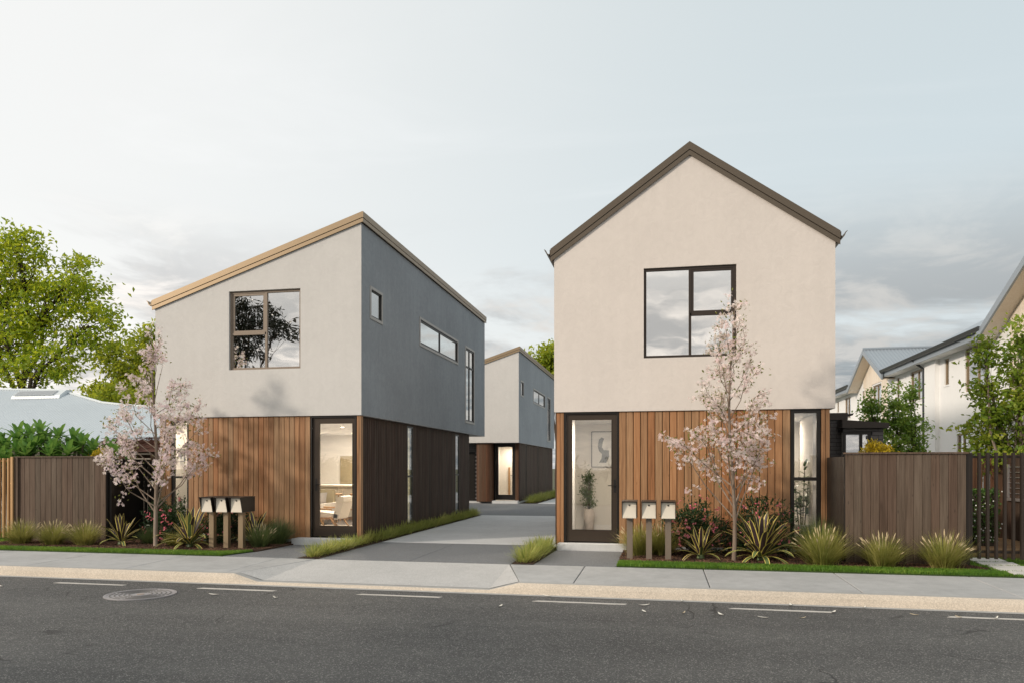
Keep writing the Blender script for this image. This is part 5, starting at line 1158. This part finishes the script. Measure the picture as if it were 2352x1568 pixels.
MB().lathe([(.13, 0), (.16, .06), (.175, .34), (.18, .36), (.165, .36), (.155, .33)], (2.72, 15.62, .122), 24).build('pot', 'pot', RP, None, True); MB().lathe([(.15, 0), (.15, .006)], (2.72, 15.62, .44), 20).build('soil', 'soil', RP)
rlf = agave_leaf(1., .42, .35, ['rubm', 'rub'], 4); rg = random.Random(4); tm = MB()
for s, (dx, dy_, h_) in enumerate(((-.10, .0, 1.30), (-.03, -.03, 1.1), (.05, .03, 1.62), (.10, -.02, 1.35), (.0, .05, 1.0))):
    tm.chain([(2.72+dx*.5, 15.62+dy_, .44), (2.72+dx*.9, 15.62+dy_, h_*.65), (2.72+dx*1.25, 15.62+dy_, h_)], [.011, .009, .005], 6)
    for i in range(13):
        t = (i+1)/13; z = .62+(h_-.62)*t; az = i*2.4+s; o = link('leaf', rlf, RP, (2.72+dx*(.9+.35*t), 15.62+dy_, z)); sc = rg.uniform(.17, .27); o.rotation_euler = (Matrix.Rotation(az, 3, 'Z') @ Matrix.Rotation(R(rg.uniform(10, 55)), 3, 'X')).to_euler(); o.scale = (sc,)*3
tm.build('stems', 'barkdark', RP)

# ------------------------------------------------------------------ small things on the road
MH = empty('manhole_cover', (-7.2, 9.42, ROADZ), 'round ribbed cast iron manhole cover set in the asphalt', 'manhole cover')
MB().lathe([(.47, 0), (.47, .006)], (-7.2, 9.42, ROADZ+.001), 40).build('plate', 'iron', MH)
def ring(r0, r1, mat, name, a0=0, a1=2*pi, z=.0072):
    m_ = MB(); n = 30
    for i in range(n):
        t0, t1 = a0+(a1-a0)*i/n, a0+(a1-a0)*(i+1)/n
        P = lambda r, t, q: (-7.2+r*cos(t), 9.42+r*sin(t), ROADZ+q)
        m_.quad(P(r0, t0, z+.006), P(r1, t0, z+.006), P(r1, t1, z+.006), P(r0, t1, z+.006)); m_.quad(P(r1, t0, z), P(r1, t1, z), P(r1, t1, z+.006), P(r1, t0, z+.006)); m_.quad(P(r0, t1, z), P(r0, t0, z), P(r0, t0, z+.006), P(r0, t1, z+.006))
    m_.build(name, mat, MH)
ring(.44, .47, 'iron', 'rim')
MT['irondark'] = plain('iron_dark', (.17, .165, .16), .7, .2, .2, 20.)
for k, r_ in enumerate((.40, .34, .28, .22, .16)):
    for q in range(4): ring(r_-.018, r_, 'irondark', 'groove', q*pi/2+.06, q*pi/2+1.51, .0068)
ring(.0, .05, 'rust', 'hub')
lf = []
for wd, cl in ((.035, .008), (.028, .02), (.04, .012)):
    V = []; n = 6
    for i in range(n+1):
        t = i/n; ww = wd*sin(pi*min(1, t*1.02))**.8*.5+.001; y = (t-.5)*.16; z = .004+cl*(abs(t-.5)*2)**2
        for u_ in (-1, 0, 1): V.append((u_*ww, y, z+abs(u_)*.008))
    F = [(i*3+k, i*3+k+1, i*3+k+4, i*3+k+3) for i in range(n) for k in (0, 1)]
    lf.append([mesh_np('fallen_leaf', V, F, m__, None, True) for m__ in ('deadw', 'dead')])
LV = [(-1.56, 10.40), (.28, 10.36), (-.21, 9.92), (-.2, 9.51), (.28, 9.52), (.72, 9.49), (1.2, 9.41), (1.66, 9.47), (2.1, 9.91), (1.66, 10.33), (2.56, 10.33), (3.03, 9.94), (3.5, 9.88), (3.91, 9.88), (-2.03, 9.53), (-6.17, 9.59), (-5.2, 9.54), (-9.75, 9.64)]
rg = random.Random(12)
for i, (x, y) in enumerate(LV):
    o = link('fallen_leaf', lf[i % 3][1 if i in (4, 7, 11, 12) else 0], None, (x, y, ROADZ+(.006 if i in (8, 12, 13, 2) else .002)), (rg.uniform(-.2, .2)*0, 0, rg.uniform(0, 6.28)), (rg.uniform(.65, 1.1),)*3)
    tag(o, ordinal(1+sorted(range(len(LV)), key=lambda q: (LV[q][0]*.981+LV[q][1]*.193)/(LV[q][1]*.981-LV[q][0]*.193)).index(i))+' small dry curled leaf from the left on the asphalt', 'leaf', 'dry leaves on the road')
